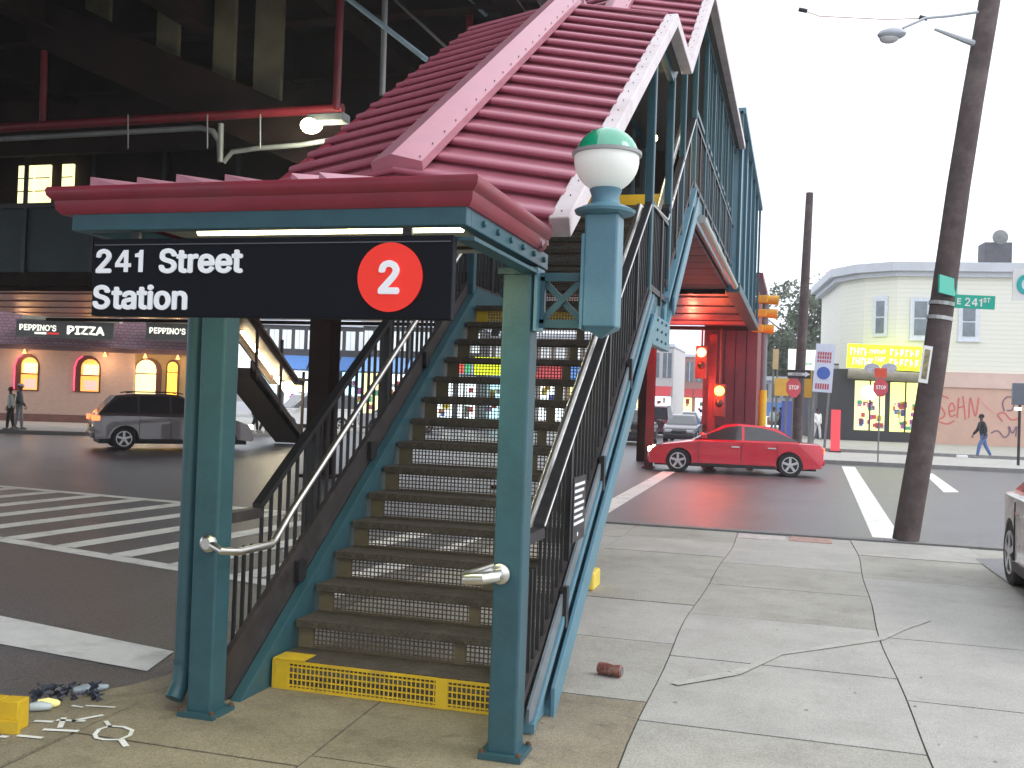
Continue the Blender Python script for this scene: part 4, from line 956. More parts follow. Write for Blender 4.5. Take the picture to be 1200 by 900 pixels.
q=cd(352,498,50); car('white_van','white vehicle with lit headlights parked by the bright shop on the far left side',(q.x+.5,q.y,RZ),R(-130),paint('van_white',(.7,.72,.72),.3,0),'van',True,4.6)
q=cd(470,500,52); car('silver_car','silver car parked before the shops seen through the stair railing',(q.x,q.y,RZ),R(20),paint('silver_far',(.5,.5,.52)),'sedan',True,4.4)

# ================================================================== people
SKIN=mat('skin',(.35,.2,.14),.6,0,.06,8); SKIND=mat('skin_dark',(.10,.055,.04),.6,0,.06,8)
def skinmesh(chains,name,mt,sub=1):
    """chains: lists of (point,radius); the first point of later chains joins an existing index when given as int"""
    vs=[];es=[];rs=[]
    for ch in chains:
        prev=None
        for e in ch:
            if isinstance(e,int): prev=e; continue
            vs.append(e[0]); rs.append(e[1]); i=len(vs)-1
            if prev is not None: es.append((prev,i))
            prev=i
    me=bpy.data.meshes.new(name); me.from_pydata(vs,es,[]); o=bpy.data.objects.new('tmp',me); COL.objects.link(o)
    md=o.modifiers.new('s','SKIN'); md.use_smooth_shade=True
    for i,r_ in enumerate(rs):
        d=me.skin_vertices[0].data[i]; d.radius=(r_,r_) if not isinstance(r_,tuple) else r_; d.use_root=(i==0)
    sb=o.modifiers.new('u','SUBSURF'); sb.levels=sub; sb.render_levels=sub
    dg=bpy.context.evaluated_depsgraph_get(); out=bpy.data.meshes.new_from_object(o.evaluated_get(dg)); bpy.data.objects.remove(o); out.name=name
    out.materials.clear(); out.materials.append(mt); out.polygons.foreach_set('use_smooth',[True]*len(out.polygons)); return out
def person(label,loc,face,h=1.7,top=(.03,.03,.03),bottom=(.05,.08,.18),hair=(.02,.015,.01),skin=None,stride=.25,bend=0,cap=None,arm=.15,group=None,lean=0):
    """face = heading angle of +x (forward)"""
    t=thing('person',label,'person',loc,face,group); s=h/1.75; sk=skin or SKIND
    V=lambda x,y,z:(x*s,y*s,z*s)
    st_=stride
    hip=[(0,.09,.90),(0,-.09,.90)]; kn=[(st_*.55,.095,.50),(-st_*.35,-.095,.49)]; an=[(st_*.75,.095,.09),(-st_*.95,-.095,.12)]
    sh=[(lean,.19,1.42),(lean,-.19,1.42)]; el=[(lean-arm*.6,.25,1.14),(lean+arm*.5,-.25,1.14)]; wr=[(lean-arm*.2,.25,.90),(lean+arm*1.7,-.23,.94)]
    # continuous body
    ch=[[(V(0,0,.95),.125*s),(V(lean*.5,0,1.18),.12*s),(V(lean,0,1.40),.12*s),(V(lean+.01,0,1.50),.055*s),(V(lean+.03,0,1.57),.062*s),(V(lean+.035,0,1.66),.088*s),(V(lean+.03,0,1.71),.06*s)]]
    nb=7
    for i in (0,1):
        c=[0,(V(*hip[i]),.085*s),(V(*kn[i]),.055*s),(V(*an[i]),.036*s),(V(an[i][0]+.14,an[i][1],.04),.035*s)]; ch.append(c)
        c=[2,(V(*sh[i]),.055*s),(V(*el[i]),.04*s),(V(*wr[i]),.027*s)]
        hb=Vector(wr[i]); c.append((V(hb.x+.01,hb.y,hb.z-.06),.030*s)); ch.append(c)
    body=inst('body',skinmesh(ch,'body',sk),(0,0,0),t)
    m_=MB()
    for i in (0,1):
        hb=Vector(wr[i])+Vector((.01,0,-.08))
        for k in range(4):
            x0=hb.x-.03+.02*k; L4=(.055,.07,.075,.065)[k]
            m_.tube([V(x0,hb.y,hb.z),V(x0+.006,hb.y*.99,hb.z-L4*.55),V(x0+.02,hb.y*.96,hb.z-L4)],[.009*s,.008*s,.006*s],5)
        m_.tube([V(hb.x+.03,hb.y,hb.z+.05),V(hb.x+.055,hb.y*.97,hb.z+.02),V(hb.x+.058,hb.y*.95,hb.z-.01)],[.01*s,.009*s,.007*s],5)
    m_.build('fingers',sk,body,True)
    hx=lean+.035; f=MB(); f.tube([V(hx+.085,0,1.66),V(hx+.112,0,1.632),V(hx+.085,0,1.625)],[.012*s,.016*s,.012*s],6)
    for i in (-1,1): f.ball(V(hx,.09*i,1.65),.022*s,8,5,(1,.4,1.2))
    f.build('face_features',sk,body,True)
    e=MB(); 
    for i in (-1,1): e.ball(V(hx+.082,.033*i,1.665),.011*s,6,4)
    e.build('eyes',BLACK,body)
    MB().ball(V(hx+.078,0,1.60),.02*s,6,4,(.5,1.2,.3)).build('mouth',mat('lip',(.3,.08,.07),.5),body)
    hm=mat('hair_%d'%(int(hair[0]*1000)),hair,.9,0,.3,30)
    MB().ball(V(hx-.018,0,1.695),.108*s,14,9,(1.0,.88,.88)).build('hair',hm,t,True)
    if cap:
        c_=MB().ball(V(hx-.005,0,1.715),.108*s,14,8,(1.04,.93,.72)); c_.box(*[v*s for v in (hx+.06,hx+.19,-.07,.07,1.70,1.712)]); c_.build('cap',mat('cap_%d'%int(cap[0]*999),cap,.8),t,True)
    tm=mat('top_%d_%d_%d'%tuple(int(c*999) for c in top),top,.85,0,.15,12,bump=.3,bscale=20)
    bm_=mat('trousers_%d_%d_%d'%tuple(int(c*999) for c in bottom),bottom,.85,0,.15,12,bump=.3,bscale=20)
    jk=[[(V(0,0,.84),(.165*s,.15*s)),(V(lean*.5,0,1.10),(.17*s,.15*s)),(V(lean,0,1.36),(.18*s,.14*s)),(V(lean+.01,0,1.47),.075*s)]]
    for i in (0,1): jk.append([2,(V(*sh[i]),.085*s),(V(*el[i]),.070*s),(V(*wr[i]),.052*s)])
    inst('jacket',skinmesh(jk,'jacket',tm),(0,0,0),t)
    tr_=[[(V(0,0,.93),(.115*s,.11*s))]]
    for i in (0,1): tr_.append([0,(V(*hip[i]),.098*s),(V(*kn[i]),.080*s),(V(an[i][0],an[i][1],an[i][2]+.0),.060*s)])
    inst('trousers',skinmesh(tr_,'trousers',bm_),(0,0,0),t)
    for i in (0,1):
        a=an[i]; MB().tube([V(a[0]-.07,a[1],.045),V(a[0]+.03,a[1],.05),V(a[0]+.15,a[1],.04),V(a[0]+.19,a[1],.032)],[.035*s,.05*s,.045*s,.02*s],8).build('shoe',mat('shoe_grey',(.25,.25,.26),.6),t,True)
    return t
G=mat
q=gp(1152,537); person('man in a black hooded jacket and blue jeans walking left past the graffiti wall',(q.x,q.y,0),R(188),1.8,(.02,.02,.026),(.09,.16,.34),(.01,.01,.012),stride=.34,lean=.08)
q=cd(33,0,36.8); person('pedestrian in a white and green top with dark trousers before the pizza restaurant wall',(q.x,q.y,0),R(200),1.55,(.42,.48,.46),(.03,.03,.03),(.12,.02,.02),stride=.1)
q=cd(43,0,37.2); person('pedestrian in a white cap and grey jacket before the pizza restaurant window',(q.x,q.y,0),R(30),1.68,(.12,.13,.16),(.3,.3,.32),cap=(.8,.8,.8),stride=.12)
crowd=[(906,510,'pedestrian in pale grey by the signal pole',(.45,.5,.52),(.2,.2,.22),100),
 (914,508,'person in a dark jacket near the blue banner',(.03,.03,.04),(.04,.04,.05),70),
 (940,507,'person in a pink and white top beyond the tall wooden pole',(.6,.35,.38),(.1,.1,.12),200),
 (948,506,'person in a grey sweater beside the person in pink',(.4,.42,.4),(.15,.13,.1),20),
 (957,514,'pedestrian in a long white shirt walking beside the red banner',(.8,.8,.8),(.6,.6,.62),-60),
 (968,513,'person in a white coat next to the red banner',(.72,.74,.74),(.5,.5,.5),-100)]
for px,py,lb,a,b,ang in crowd:
    q=gp(px,py+4); person(lb,(q.x,q.y,.12 if q.y>45 else 0),R(ang),1.72,a,b,group='pedestrians by the far shops')
for px,lb in ((318,'dark silhouetted pedestrian at the foot of the lit far stairway'),(328,'second dark pedestrian standing nearer the bright blue shop window')):
    q=cd(px,0,42); person(lb,(q.x,q.y,0),R(60),1.7,(.02,.02,.02),(.02,.02,.02))

# ================================================================== poles, signs, signals
WOODP=mat('pole_wood',(.085,.062,.060),.85,0,.3,6,bump=.6,bscale=14,dirt=(.2,.16,.15),damt=.6,dscale=2)
pb=Vector((1.49,14.72,0)); pt=Vector((2.65,14.9,9.8))
up_=thing('utility_pole','dark leaning wooden utility pole at the kerb on the right carrying the green street sign','pole',tuple(pb))
pd=(pt-pb)
PTS=[pb+pd*k+Vector((.02*math.sin(k*9),0,0)) for k in np.linspace(0,1,9)]
W(MB().tube(PTS,[.175-.045*k for k in np.linspace(0,1,9)],16),'pole',WOODP,True,parent=up_)
def onpole(z): k=z/9.8; return pb+pd*k
a=at(1130,47,14.7); b=at(1095,34,14.7)
W(MB().tube([onpole(a.z-.05),a,b],[.05,.04,.02],8),'broken_arm',mat('galv',(.5,.53,.56),.5,.4,.1,5),True,parent=up_)
l1=at(1146,14,14.72); l2=at(1110,19,14.6); l3=at(1085,21,14.5); l4=at(1058,33,14.4)
la=W(MB().tube([l1,l2,l3,l4],[.022,.02,.02,.018],8),'lamp_arm',mat('galv',(.5,.5,.5),.5),True,parent=up_)
q=at(1045,40,14.4)
MB().ball((0,0,0),.19,14,8,(1.0,.6,.42)).build('lamp_head',mat('lamp_grey',(.42,.45,.5),.4,.2,.1,5),la,True).location=q-wl(la)
MB().ball((0,0,0),.13,12,6,(1.0,.7,.5)).build('lamp_bowl',mat('lamp_bowl',(.6,.6,.62),.3),la,True).location=q-wl(la)+Vector((-.03,0,-.06))
W(MB().tube([at(940,12,14.6),at(960,19,14.6),at(1040,23,14.6),at(1090,21,14.6),at(1143,14,14.7)],.007,5),'service_wire',mat('wire_orange',(.45,.25,.12),.6),parent=up_)
for px,py in ((941,12),(1082,21)):
    W(MB().tube([at(px-5,py-1,14.6),at(px+5,py+1,14.6)],.03,6),'wire_splice',BLACK,parent=up_)
# wires far right
W(MB().tube([onpole(9.2),(6,13,8.9),(14,12,9.3)],.012,5),'service_wire',BLACK,parent=up_)
for zz in (3.25,3.05): W(MB().tube([onpole(zz),onpole(zz+.05)],.175,16),'band',mat('steel_band',(.5,.5,.5),.4,.6),parent=up_)
def board(name,label,cat,px0,py0,px1,py1,Y,mt,th=.02,rot=0,group=None,z=None):
    a=at(px0,py0,Y); b=at(px1,py1,Y); c=(a+b)/2; w_=abs(b.x-a.x); h_=abs(a.z-b.z)
    t=thing(name,label,cat,(c.x,Y,c.z),R(rot),group); MB().box(-w_/2,w_/2,-th/2,th/2,-h_/2,h_/2).build('panel',mt,t); t['_w']=w_
    return t,w_,h_
GS=mat('street_sign_green',(.0,.40,.28),.4,0,.05,3)
t,w_,h_=board('street_sign','green street name sign reading E 241 ST pointing right from the leaning pole','sign',1119,346,1166,362,14.55,GS)
t_=t; c0=t.location
letters('E',.15,(c0.x-w_/2+.02,c0.y-.012,c0.z),WHITE,t,bold=.004,sx=.9); letters('241',.21,(c0.x-.02,c0.y-.012,c0.z-.005),WHITE,t,bold=.003,sx=.9,align='CENTER'); letters('ST',.11,(c0.x+w_/2-.15,c0.y-.012,c0.z+.03),WHITE,t,bold=.003,sx=.85)
t.rotation_euler=(0,R(2),R(4))
sb=thing('street_sign','green street sign seen nearly edge on, higher on the leaning pole','sign',tuple(at(1111,335,14.5)),R(62)); MB().box(-.32,.32,-.01,.01,-.12,.12).build('panel',GS,sb)
t,w_,h_=board('pole_poster','small white framed poster fixed to the left side of the leaning pole','poster',1079,405,1090,449,14.5,WHITE,.015)
MB().box(-w_*.28,w_*.28,-.012,-.009,-h_*.4,h_*.4).build('print',mat('poster_print',(.25,.22,.12),.6,0,.7,14),t); t.rotation_euler=(0,R(7),R(20))
t,w_,h_=board('corner_sign','white sign with a teal curved letter at the right edge of the picture','sign',1187,315,1230,352,11.5,WHITE)
text('lettering','G',.36,(-w_/2+.13,-.013,0),FR,mat('teal_print',(.02,.42,.42),.5),t,bold=.012)
mp=MB().tube([(.42,.03,-3.3),(.42,.03,.3)],.03,8).build('pole',PIPEG,t)
# second tall pole
p0=at(933,505,36.6); 
q=thing('utility_pole','tall dark wooden pole behind the red sedan near the far shops','pole',(p0.x,37.4,0))
W(MB().tube([(p0.x,37.4,0),(p0.x+.12,37.4,5),(p0.x+.22,37.4,9.6)],[.19,.17,.13],12),'pole',WOODP,True,parent=q)
# signal pole with yellow signals seen from the side
sp_=thing('signal_pole','slim pole with three yellow sideways signal heads beside the blue station wall','traffic signal',(-.98,31.0,0))
W(MB().tube([(-1.0,31,0),(-1.0,31,5.2)],.09,10),'pole',mat('pole_grey',(.2,.21,.23),.5),True,parent=sp_)
W(MB().tube([(-1.0,31,0),(-1.0,31,2.3)],.12,10),'yellow_base',YEL,True,parent=sp_)
YS=mat('signal_yellow',(.75,.36,.03),.45,0,.1,5)
for py,dx in ((351,6),(367,4),(385,0)):
    a=at(898+dx,py,30.9)
    hd_=W(MB().box(a.x-.42,a.x-.08,30.8,31.1,a.z-.12,a.z+.12),'signal_housing',YS,parent=sp_,bevel=.04)
    MB().tube([(a.x-.1,30.95,a.z),(a.x+.22,30.95,a.z-.02)],[.13,.15],12).build('visor',YS,hd_,True).location=-wl(hd_)
    MB().ball((a.x-.42+.04,30.95,a.z),.12,10,6).build('back_shell',YS,hd_,True).location=-wl(hd_)
# lit red signals
REDL=emi('signal_red_lit',(1,.07,.03),22); AMB=emi('signal_orange_lit',(1,.22,.02),22)
HOU=mat('signal_dark',(.10,.03,.03),.6)
def signal(lab,px,py,Y,em,below=2):
    p=at(px,py,Y); t=thing('traffic_light',lab,'traffic light',(p.x,p.y,p.z))
    MB().box(-.17,.17,.03,.25,-.18-.36*below*.0-.36*1.6,.2).build('housing',HOU,t,bevel=.03)
    MB().ball((0,0,0),.14,14,8,(1,.5,1)).build('lens',em,t,True)
    for k in (1,): MB().ball((0,.03,-.36*k),.11,10,6,(1,.4,1)).build('lens',mat('dark_lens',(.02,.02,.02),.3),t,True,label='unlit dark lens')
    MB().tube([(-.15,-.02,.04),(-.1,-.18,.13),(.0,-.2,.16),(.1,-.18,.13),(.15,-.02,.04)],.012,6).build('visor',HOU,t)
    MB().tube([(0,.14,.2),(0,.14,max(.4,MZ0-.1-p.z))],.03,8).build('hanger',HOU,t)
    lamp('POINT',(p.x-.25,p.y-.45,p.z),85,(1,.10,.05),.12,t); return t
signal('glowing red traffic light hanging higher under the maroon station soffit',822,413,29.3,REDL)
signal('glowing orange red traffic light hanging lower beside the maroon column',843,458,29.2,AMB)
MB_=MB().tube([at(960,200,30),at(961,201,30)],.001,3)
# one-way sign, stop sign, yellow boards, billboard
def round_sign(label,px,py,r,Y,mt,n=8):
    p=at(px,py,Y); t=thing('stop_sign',label,'sign',(p.x,Y,p.z))
    MB().lathe([(r,-.01),(r,.01)],(0,0,0),n,'y').build('panel',mt,t).rotation_euler=(0,R(22.5),0)
    text('lettering','STOP',r*.72,(0,-.013,0),FR,WHITE,t,bold=.004); MB().tube([(0,.03,-p.z+.05),(0,.03,r)],.025,8).build('post',PIPEG,t); return t
STOPR=mat('stop_red',(.45,.03,.05),.4,0,.1,3)
round_sign('red octagonal stop sign in front of the tall wooden pole by the shops',930,454,.38,36.5,STOPR).rotation_euler=(0,0,R(48))
round_sign('red octagonal stop sign standing before the yellow shop windows',1032,454,.34,36.5,STOPR).rotation_euler=(0,0,R(40))
pp=at(1032,441,36.45); t=thing('no_entry_sign','small red sign directly above the stop sign before the yellow shop','sign',(pp.x,36.45,pp.z+.12)); MB().box(-.2,.2,-.01,.01,-.16,.16).build('panel',mat('sign_red_orange',(.75,.08,.03),.4),t)
OW=mat('one_way_white',(.7,.72,.74),.5,0,.1,3)
t,w_,h_=board('one_way_sign','black and white one way arrow sign on the tall wooden pole above the stop sign','sign',923,433,950,444,36.3,BLACK)
MB().add([(-.38,-.012,-.05),(.2,-.012,-.05),(.2,-.012,-.1),(.38,-.012,0),(.2,-.012,.1),(.2,-.012,.05),(-.38,-.012,.05)],[(0,1,2,3,4,5,6)]).build('arrow',OW,t)
text('lettering','ONE WAY',.10,(-.06,-.014,-.002),FR,BLACK,t,bold=.002)
for (a,b,lb) in ((1022,433,'left of two small grey rounded signs below the yellow shop sign'),(1042,433,'right of two small grey rounded signs below the yellow shop sign')):
    p=at(a,b-2,36.5); t=thing('small_sign',lb,'sign',(p.x,36.5,p.z)); MB().lathe([(.22,-.01),(.22,.01)],(0,0,0),16,'y').build('panel',mat('small_sign_grey',(.5,.52,.6),.5,0,.3,9),t).scale=(1.2,1,.75)
OR=mat('orange_board',(.75,.42,.06),.5,0,.1,2)
def shopsign(label,box_,Y,mt,letters=None,lm=None,sz=.3,name='shop_sign',legs=True):
    t,w_,h_=board(name,label,'sign',*box_,Y,mt,.12)
    if letters:
        for i,(s_,zz) in enumerate(letters): text('lettering',s_,sz,(0,-.064,zz*h_),FR,lm,t,bold=.006)
    c=t.location.z-h_/2
    if legs: 
        for x in (-w_*.35,w_*.35): MB().box(x-.04,x+.04,.0,.08,-c-h_/2+.02,-h_/2).build('leg',PIPEG,t)
    return t
shopsign('orange yellow board left of the tall wooden pole and stop sign',(908,443,924,464),46,OR)
shopsign('darker yellow board right of the tall wooden pole',(938,434,951,466),46.3,mat('ochre_board',(.6,.33,.02),.5,0,.1,2))
shopsign('narrow tan upright board far left of the pole group',(906,409,912,433),48,mat('tan_board',(.55,.4,.2),.5,0,.1,2))
LITW=emi('lit_white_sign',(.95,1,.92),.55)
shopsign('left of two bright white lit signs behind the tall pole',(924,409,934,434),47,LITW)
shopsign('right of two bright white lit signs, wider, with a green line of print',(939,410,958,434),47,LITW,[('IIIII',-.2)],mat('green_print',(.05,.4,.2),.5),.2)
bb,w_,h_=board('billboard','tall pale blue white sign with red print and a blue oval beside the yellow shop','sign',955,403,976,460,45.5,mat('pale_board',(.62,.66,.78),.5,0,.06,2),.15)
bb.rotation_euler=(0,R(3),0)
for zz,hh_ in ((.30,.07),(.22,.07),(.14,.05),(-.38,.12)):
    for k in range(6): MB().box(-.3+k*.1,-.235+k*.1,-.085,-.078,zz*h_-hh_,zz*h_+hh_).build('letter',STOPR,bb)
MB().lathe([(.28,-.01),(.28,.01)],(0,0,0),16,'y').build('oval',mat('blue_oval',(.05,.12,.45),.5),bb).location=(0,-.085,-.22)
for x in (-.3,.3): MB().box(x-.05,x+.05,-.03,.05,-4,-h_/2).build('leg',PIPEG,bb)
p=at(979,505,44.5); rb=thing('red_banner','bright coral red upright banner beside the black shop pillars','banner',(p.x,44.4,0)); a=at(976,480,44.5); MB().box(-.19,.19,-.04,.04,.05,a.z).build('panel',emi('coral_red',(.9,.08,.10),.25),rb); MB().box(-.25,.25,-.12,.12,-.0,.06).build('foot',BLACK,rb)
p=at(922,490,46); rb=thing('blue_banner','blue upright banner left of the tall wooden pole','banner',(p.x,46.5,.12)); MB().box(-.24,.24,-.04,.04,0,2.0).build('panel',mat('banner_blue',(.12,.16,.55),.6,0,.1,2),rb); MB().box(-.25,.25,-.12,.12,0,.05).build('foot',BLACK,rb)
# right hand signal at edge
p=at(1197,470,40); sg2=thing('signal_pole','slim black pole with a dark signal box at the right edge behind the walking man','traffic signal',(p.x-.05,40,0))
W(MB().tube([(p.x-.05,40,0),(p.x-.05,40,3.0)],.05,8),'pole',BLACK,True,parent=sg2); W(MB().box(p.x-.3,p.x+.1,39.9,40.2,2.2,3.0),'signal_box',mat('sig_box',(.12,.14,.17),.5),parent=sg2,bevel=.03)
W(MB().box(p.x-.26,p.x-.0,39.88,39.9,2.0,2.12),'lamp_white',LITW,parent=sg2)
# manhole / litter on road
for px in (1038,1052): 
    q=rp(px+70,0) if False else gp(px,533)
q=gp(1125,536); o=tag(MB().box(-.2,.2,-.15,.15,0,.12).build('paper_bag',WHITE,bevel=.02),'white scrap of paper on the far kerb left of the walking man','litter'); o.location=(q.x,q.y-.5,0.0)

# ================================================================== buildings
# --- pizza restaurant (front at depth 46, swung 22 degrees)
BR=bpy.data.materials.new('pinkish_brick'); BR.use_nodes=True
n=BR.node_tree; b=n.nodes['Principled BSDF']; tc=n.nodes.new('ShaderNodeTexCoord'); mp_=n.nodes.new('ShaderNodeMapping'); mp_.inputs['Rotation'].default_value=(R(90),0,0)
bt=n.nodes.new('ShaderNodeTexBrick'); bt.inputs['Scale'].default_value=3.2; bt.inputs['Color1'].default_value=(.60,.42,.36,1); bt.inputs['Color2'].default_value=(.54,.37,.31,1); bt.inputs['Mortar'].default_value=(.50,.41,.35,1); bt.inputs['Mortar Size'].default_value=.03
n.links.new(tc.outputs['Object'],mp_.inputs[0]); n.links.new(mp_.outputs[0],bt.inputs['Vector']); n.links.new(bt.outputs['Color'],b.inputs['Base Color']); b.inputs['Roughness'].default_value=.85
SH=bpy.data.materials.new('mansard_shingle'); SH.use_nodes=True
n=SH.node_tree; b=n.nodes['Principled BSDF']; tc=n.nodes.new('ShaderNodeTexCoord'); mp_=n.nodes.new('ShaderNodeMapping'); mp_.inputs['Rotation'].default_value=(R(90),0,0)
bt=n.nodes.new('ShaderNodeTexBrick'); bt.inputs['Scale'].default_value=1.7; bt.inputs['Color1'].default_value=(.26,.15,.18,1); bt.inputs['Color2'].default_value=(.21,.115,.145,1); bt.inputs['Mortar'].default_value=(.08,.045,.055,1); bt.inputs['Mortar Size'].default_value=.025
n.links.new(tc.outputs['Object'],mp_.inputs[0]); n.links.new(mp_.outputs[0],bt.inputs['Vector']); n.links.new(bt.outputs['Color'],b.inputs['Base Color']); b.inputs['Roughness'].default_value=.8
O=cd(155,492,46); O.z=0; AN=R(24)
pz=thing('pizza_restaurant','single storey pinkish brick restaurant with shingled mansard roof and glowing arched windows','building',tuple(O),AN)
# local x along facade; left of corner is negative
ex=Vector((math.cos(AN),math.sin(AN),0)); ey=Vector((-math.sin(AN),math.cos(AN),0))
def loc(px,py,depthy=0):               # photo measurement onto the facade plane -> local x,z
    d=RT*((px-600)/F)-UP*((py-450)/F)+FW; o_=Vector((0,0,CAMH)); 
    tt=((O+ey*depthy)-o_).dot(ey)/d.dot(ey); p=o_+d*tt; return (p-O).dot(ex),p.z
zE=loc(100,409)[1]; zT=loc(60,365)[1]; XL_=-16
def arch_poly(x0,x1,z0,z1,n=8):
    r=(x1-x0)/2; c=(x0+x1)/2; return [(x0,z0),(x1,z0)]+[(c+r*math.cos(a),z1-r+r*math.sin(a)) for a in np.linspace(0,PI,n)]
MB().box(XL_,0,0,9,-.1,zE).build('wall',BR,pz)
zB=loc(100,478)[1]
MB().box(XL_,-.01,-.03,0,-.1,zB*.5).build('wall_base',mat('brick_dark',(.20,.10,.085),.9,0,.2,3),pz)
YW=mat('yellowish_wall',(.38,.29,.14),.8,0,.15,2)
A2=R(14)   # second wing after the corner
MB().box(0.0,2.7,.25,9,-.1,zE).build('wall',YW,pz,label='yellowish wall wing right of the corner')
MB().box(XL_-.3,2.9,-.45,.0,zE-.12,zE+.08).build('eave_band',mat('eave_dark',(.10,.06,.07),.7),pz)
MB().add([(XL_,-.5,zE+.08),(3,-.5,zE+.08),(2.4,.9,zT),(XL_,.9,zT),(XL_,9,zE+.08),(3,9,zE+.08),(2.4,8,zT),(XL_,8,zT)],[(0,1,2,3),(3,2,6,7),(7,6,5,4),(0,3,7,4),(1,5,6,2),(0,4,5,1)]).build('mansard_roof',SH,pz)
GLOW=emi('window_orange',(1,.62,.20),2.6); GLOW2=emi('window_deep_orange',(1,.36,.07),1.1); NEON=emi('neon_red',(1,.05,.12),2.2); SHD=mat('arch_dark',(.10,.03,.02),.6)
for (a,b_,c,d) in ((22,44,417,457),(92,116,419,459)):
    x0,z1=loc(a,c); x1,z0=loc(b_,d)
    wn=MB().prism(arch_poly(x0-.15,x1+.05,z0-.05,z1+.12),-.03,-.01,'y').build('window',SHD,pz,label='arched window with orange glow')
    MB().prism(arch_poly(x0+.15,x1-.02,z0,z1-.05),-.05,-.035,'y').build('pane',GLOW2,wn)
    MB().box(x0+.25,x1-.04,-.058,-.051,z0+.72,z1-.30).build('shade',GLOW,wn); MB().box(x0+.3,x1-.08,-.058,-.051,z0+.06,z0+.5).build('notice',emi('notice_pink',(.9,.4,.35),.8),wn)
    MB().box(x0-.02,x1+.02,-.065,-.05,z0+.7,z0+.76).build('glazing_bar',SHD,wn)
    m_=MB(); m_.tube([(x0-.12,-.09,z0),(x0-.12,-.09,z1-.45),(x0-.02,-.09,z1-.12),(x0+.2,-.09,z1+.06)],.025,6); m_.build('neon_tube',NEON,wn)
for (a,b_,c,d,mm) in ((160,186,421,458,emi('window_cream',(1,.85,.35),1.3)),(197,207,424,456,emi('window_amber',(1,.5,.05),2))):
    x0,z1=loc(a,c,.2); x1,z0=loc(b_,d,.2)
    wn=MB().prism(arch_poly(x0-.08,x1+.1,z0-.9,z1+.1),.20,.24,'y').build('window',SHD,pz,label='arched lit doorway window')
    MB().prism(arch_poly(x0,x1-.15 if b_-a>15 else x1,z0-.8,z1),.17,.195,'y').build('pane',mm,wn)
    MB().box(x0,x1,.155,.17,z0+.75,z0+.8).build('glazing_bar',SHD,wn)
for px in (31,125,172,210):
    x,z=loc(px,408); l_=MB().lathe([(.10,0),(.05,.12),(.03,.2)],(x,-.25,zE-.32),10).build('wall_light',emi('wall_light',(1,.45,.15),2),pz)
    lamp('POINT',O+ex*x-ey*.7+Vector((0,0,zE-.55)),26,(1,.6,.3),.1)
    bpy.data.objects[-1] if False else None
for o in list(scene.objects):
    if o.type=='LIGHT' and o.name.startswith('bulb') and o.parent is None:
        w_=o.location.copy(); o.parent=pz; o.matrix_parent_inverse=(Matrix.Translation(O)@Matrix.Rotation(AN,4,'Z')).inverted()
def pizsign(a,b_,c,d,label,word=True):
    x0,z1=loc(a,c,-.55); x1,z0=loc(b_,d,-.55)
    base=O+ex*((x0+x1)/2)-ey*.55; s_=thing('restaurant_sign',label,'sign',(base.x,base.y,(z0+z1)/2),AN); hw=(x1-x0)/2; hh=(z1-z0)/2
    MB().box(-hw,hw,-.08,.08,-hh,hh).build('panel',mat('piz_sign_grey',(.10,.11,.11),.5),s_); MB().box(-hw+.25,hw+.25,-.14,.5,hh+.02,hh+.28).build('light_hood',mat('hood_pale',(.5,.5,.42),.5),s_)
    for zz in (-hh,hh-.06): MB().box(-hw-.03,hw+.03,-.1,-.081,zz,zz+.06).build('frame',mat('frame_g',(.12,.13,.12),.5),s_)
    LW_=emi('sign_letter_cream',(.95,.95,.85),.75)
    if word:
        letters("PEPPINO'S",hh*1.25,(-hw*.94,-.085,hh*.12),LW_,s_,bold=.012,sx=.86)
        letters("PIZZA",hh*1.75,(hw*.03,-.085,0),LW_,s_,bold=.024,sx=1.12)
        MB().box(-hw*.62,-hw*.38,-.09,-.084,-hh*.62,-hh*.38).build('print',LW_,s_); MB().box(-hw*.36,-hw*.12,-.09,-.084,-hh*.6,-hh*.38).build('print',emi('print_red',(.8,.05,.05),.4),s_)
    else: letters("PEPPINO'S",hh*1.25,(-hw*.94,-.085,hh*.12),LW_,s_,bold=.012,sx=.86); letters("PIZZA",hh*1.75,(hw*.03,-.085,0),LW_,s_,bold=.024,sx=1.12)
pizsign(20,133,374,399,"grey restaurant sign with white letters PEPPINO'S PIZZA on the mansard roof")
pizsign(172,285,378,403,"second grey restaurant sign beginning PEP half hidden behind the station sign post",False)

# --- pale yellow corner building
YBM=bpy.data.materials.new('pale_yellow_siding'); YBM.use_nodes=True
n=YBM.node_tree; b=n.nodes['Principled BSDF']; tc=n.nodes.new('ShaderNodeTexCoord'); wv=n.nodes.new('ShaderNodeTexWave'); wv.bands_direction='Z'; wv.wave_profile='SAW'; wv.inputs['Scale'].default_value=1.25; wv.inputs['Distortion'].default_value=0
rp_=n.nodes.new('ShaderNodeValToRGB'); rp_.color_ramp.elements[0].color=(.80,.80,.68,1); rp_.color_ramp.elements[1].color=(.87,.87,.77,1); rp_.color_ramp.elements[1].position=.25
n.links.new(tc.outputs['Object'],wv.inputs[0]); n.links.new(wv.outputs['Fac'],rp_.inputs[0]); n.links.new(rp_.outputs[0],b.inputs['Base Color']); bp=n.nodes.new('ShaderNodeBump'); bp.inputs['Distance'].default_value=.03; n.links.new(wv.outputs['Fac'],bp.inputs['Height']); n.links.new(bp.outputs[0],b.inputs['Normal']); b.inputs['Roughness'].default_value=.7
YB=60.0
yo=at(1050,400,YB); AY=R(6)
yl=thing('corner_building','pale yellow clapboard two storey corner building with peach ground floor','building',(yo.x,YB,0),AY)
ZE=9.75; X0c=at(1015,400,YB).x-yo.x
MB().prism([(0,0),(26,0),(26,12),(X0c-1,12),(X0c-1,3),(X0c,1.1)],4.15,ZE,'z').build('wall',YBM,yl)
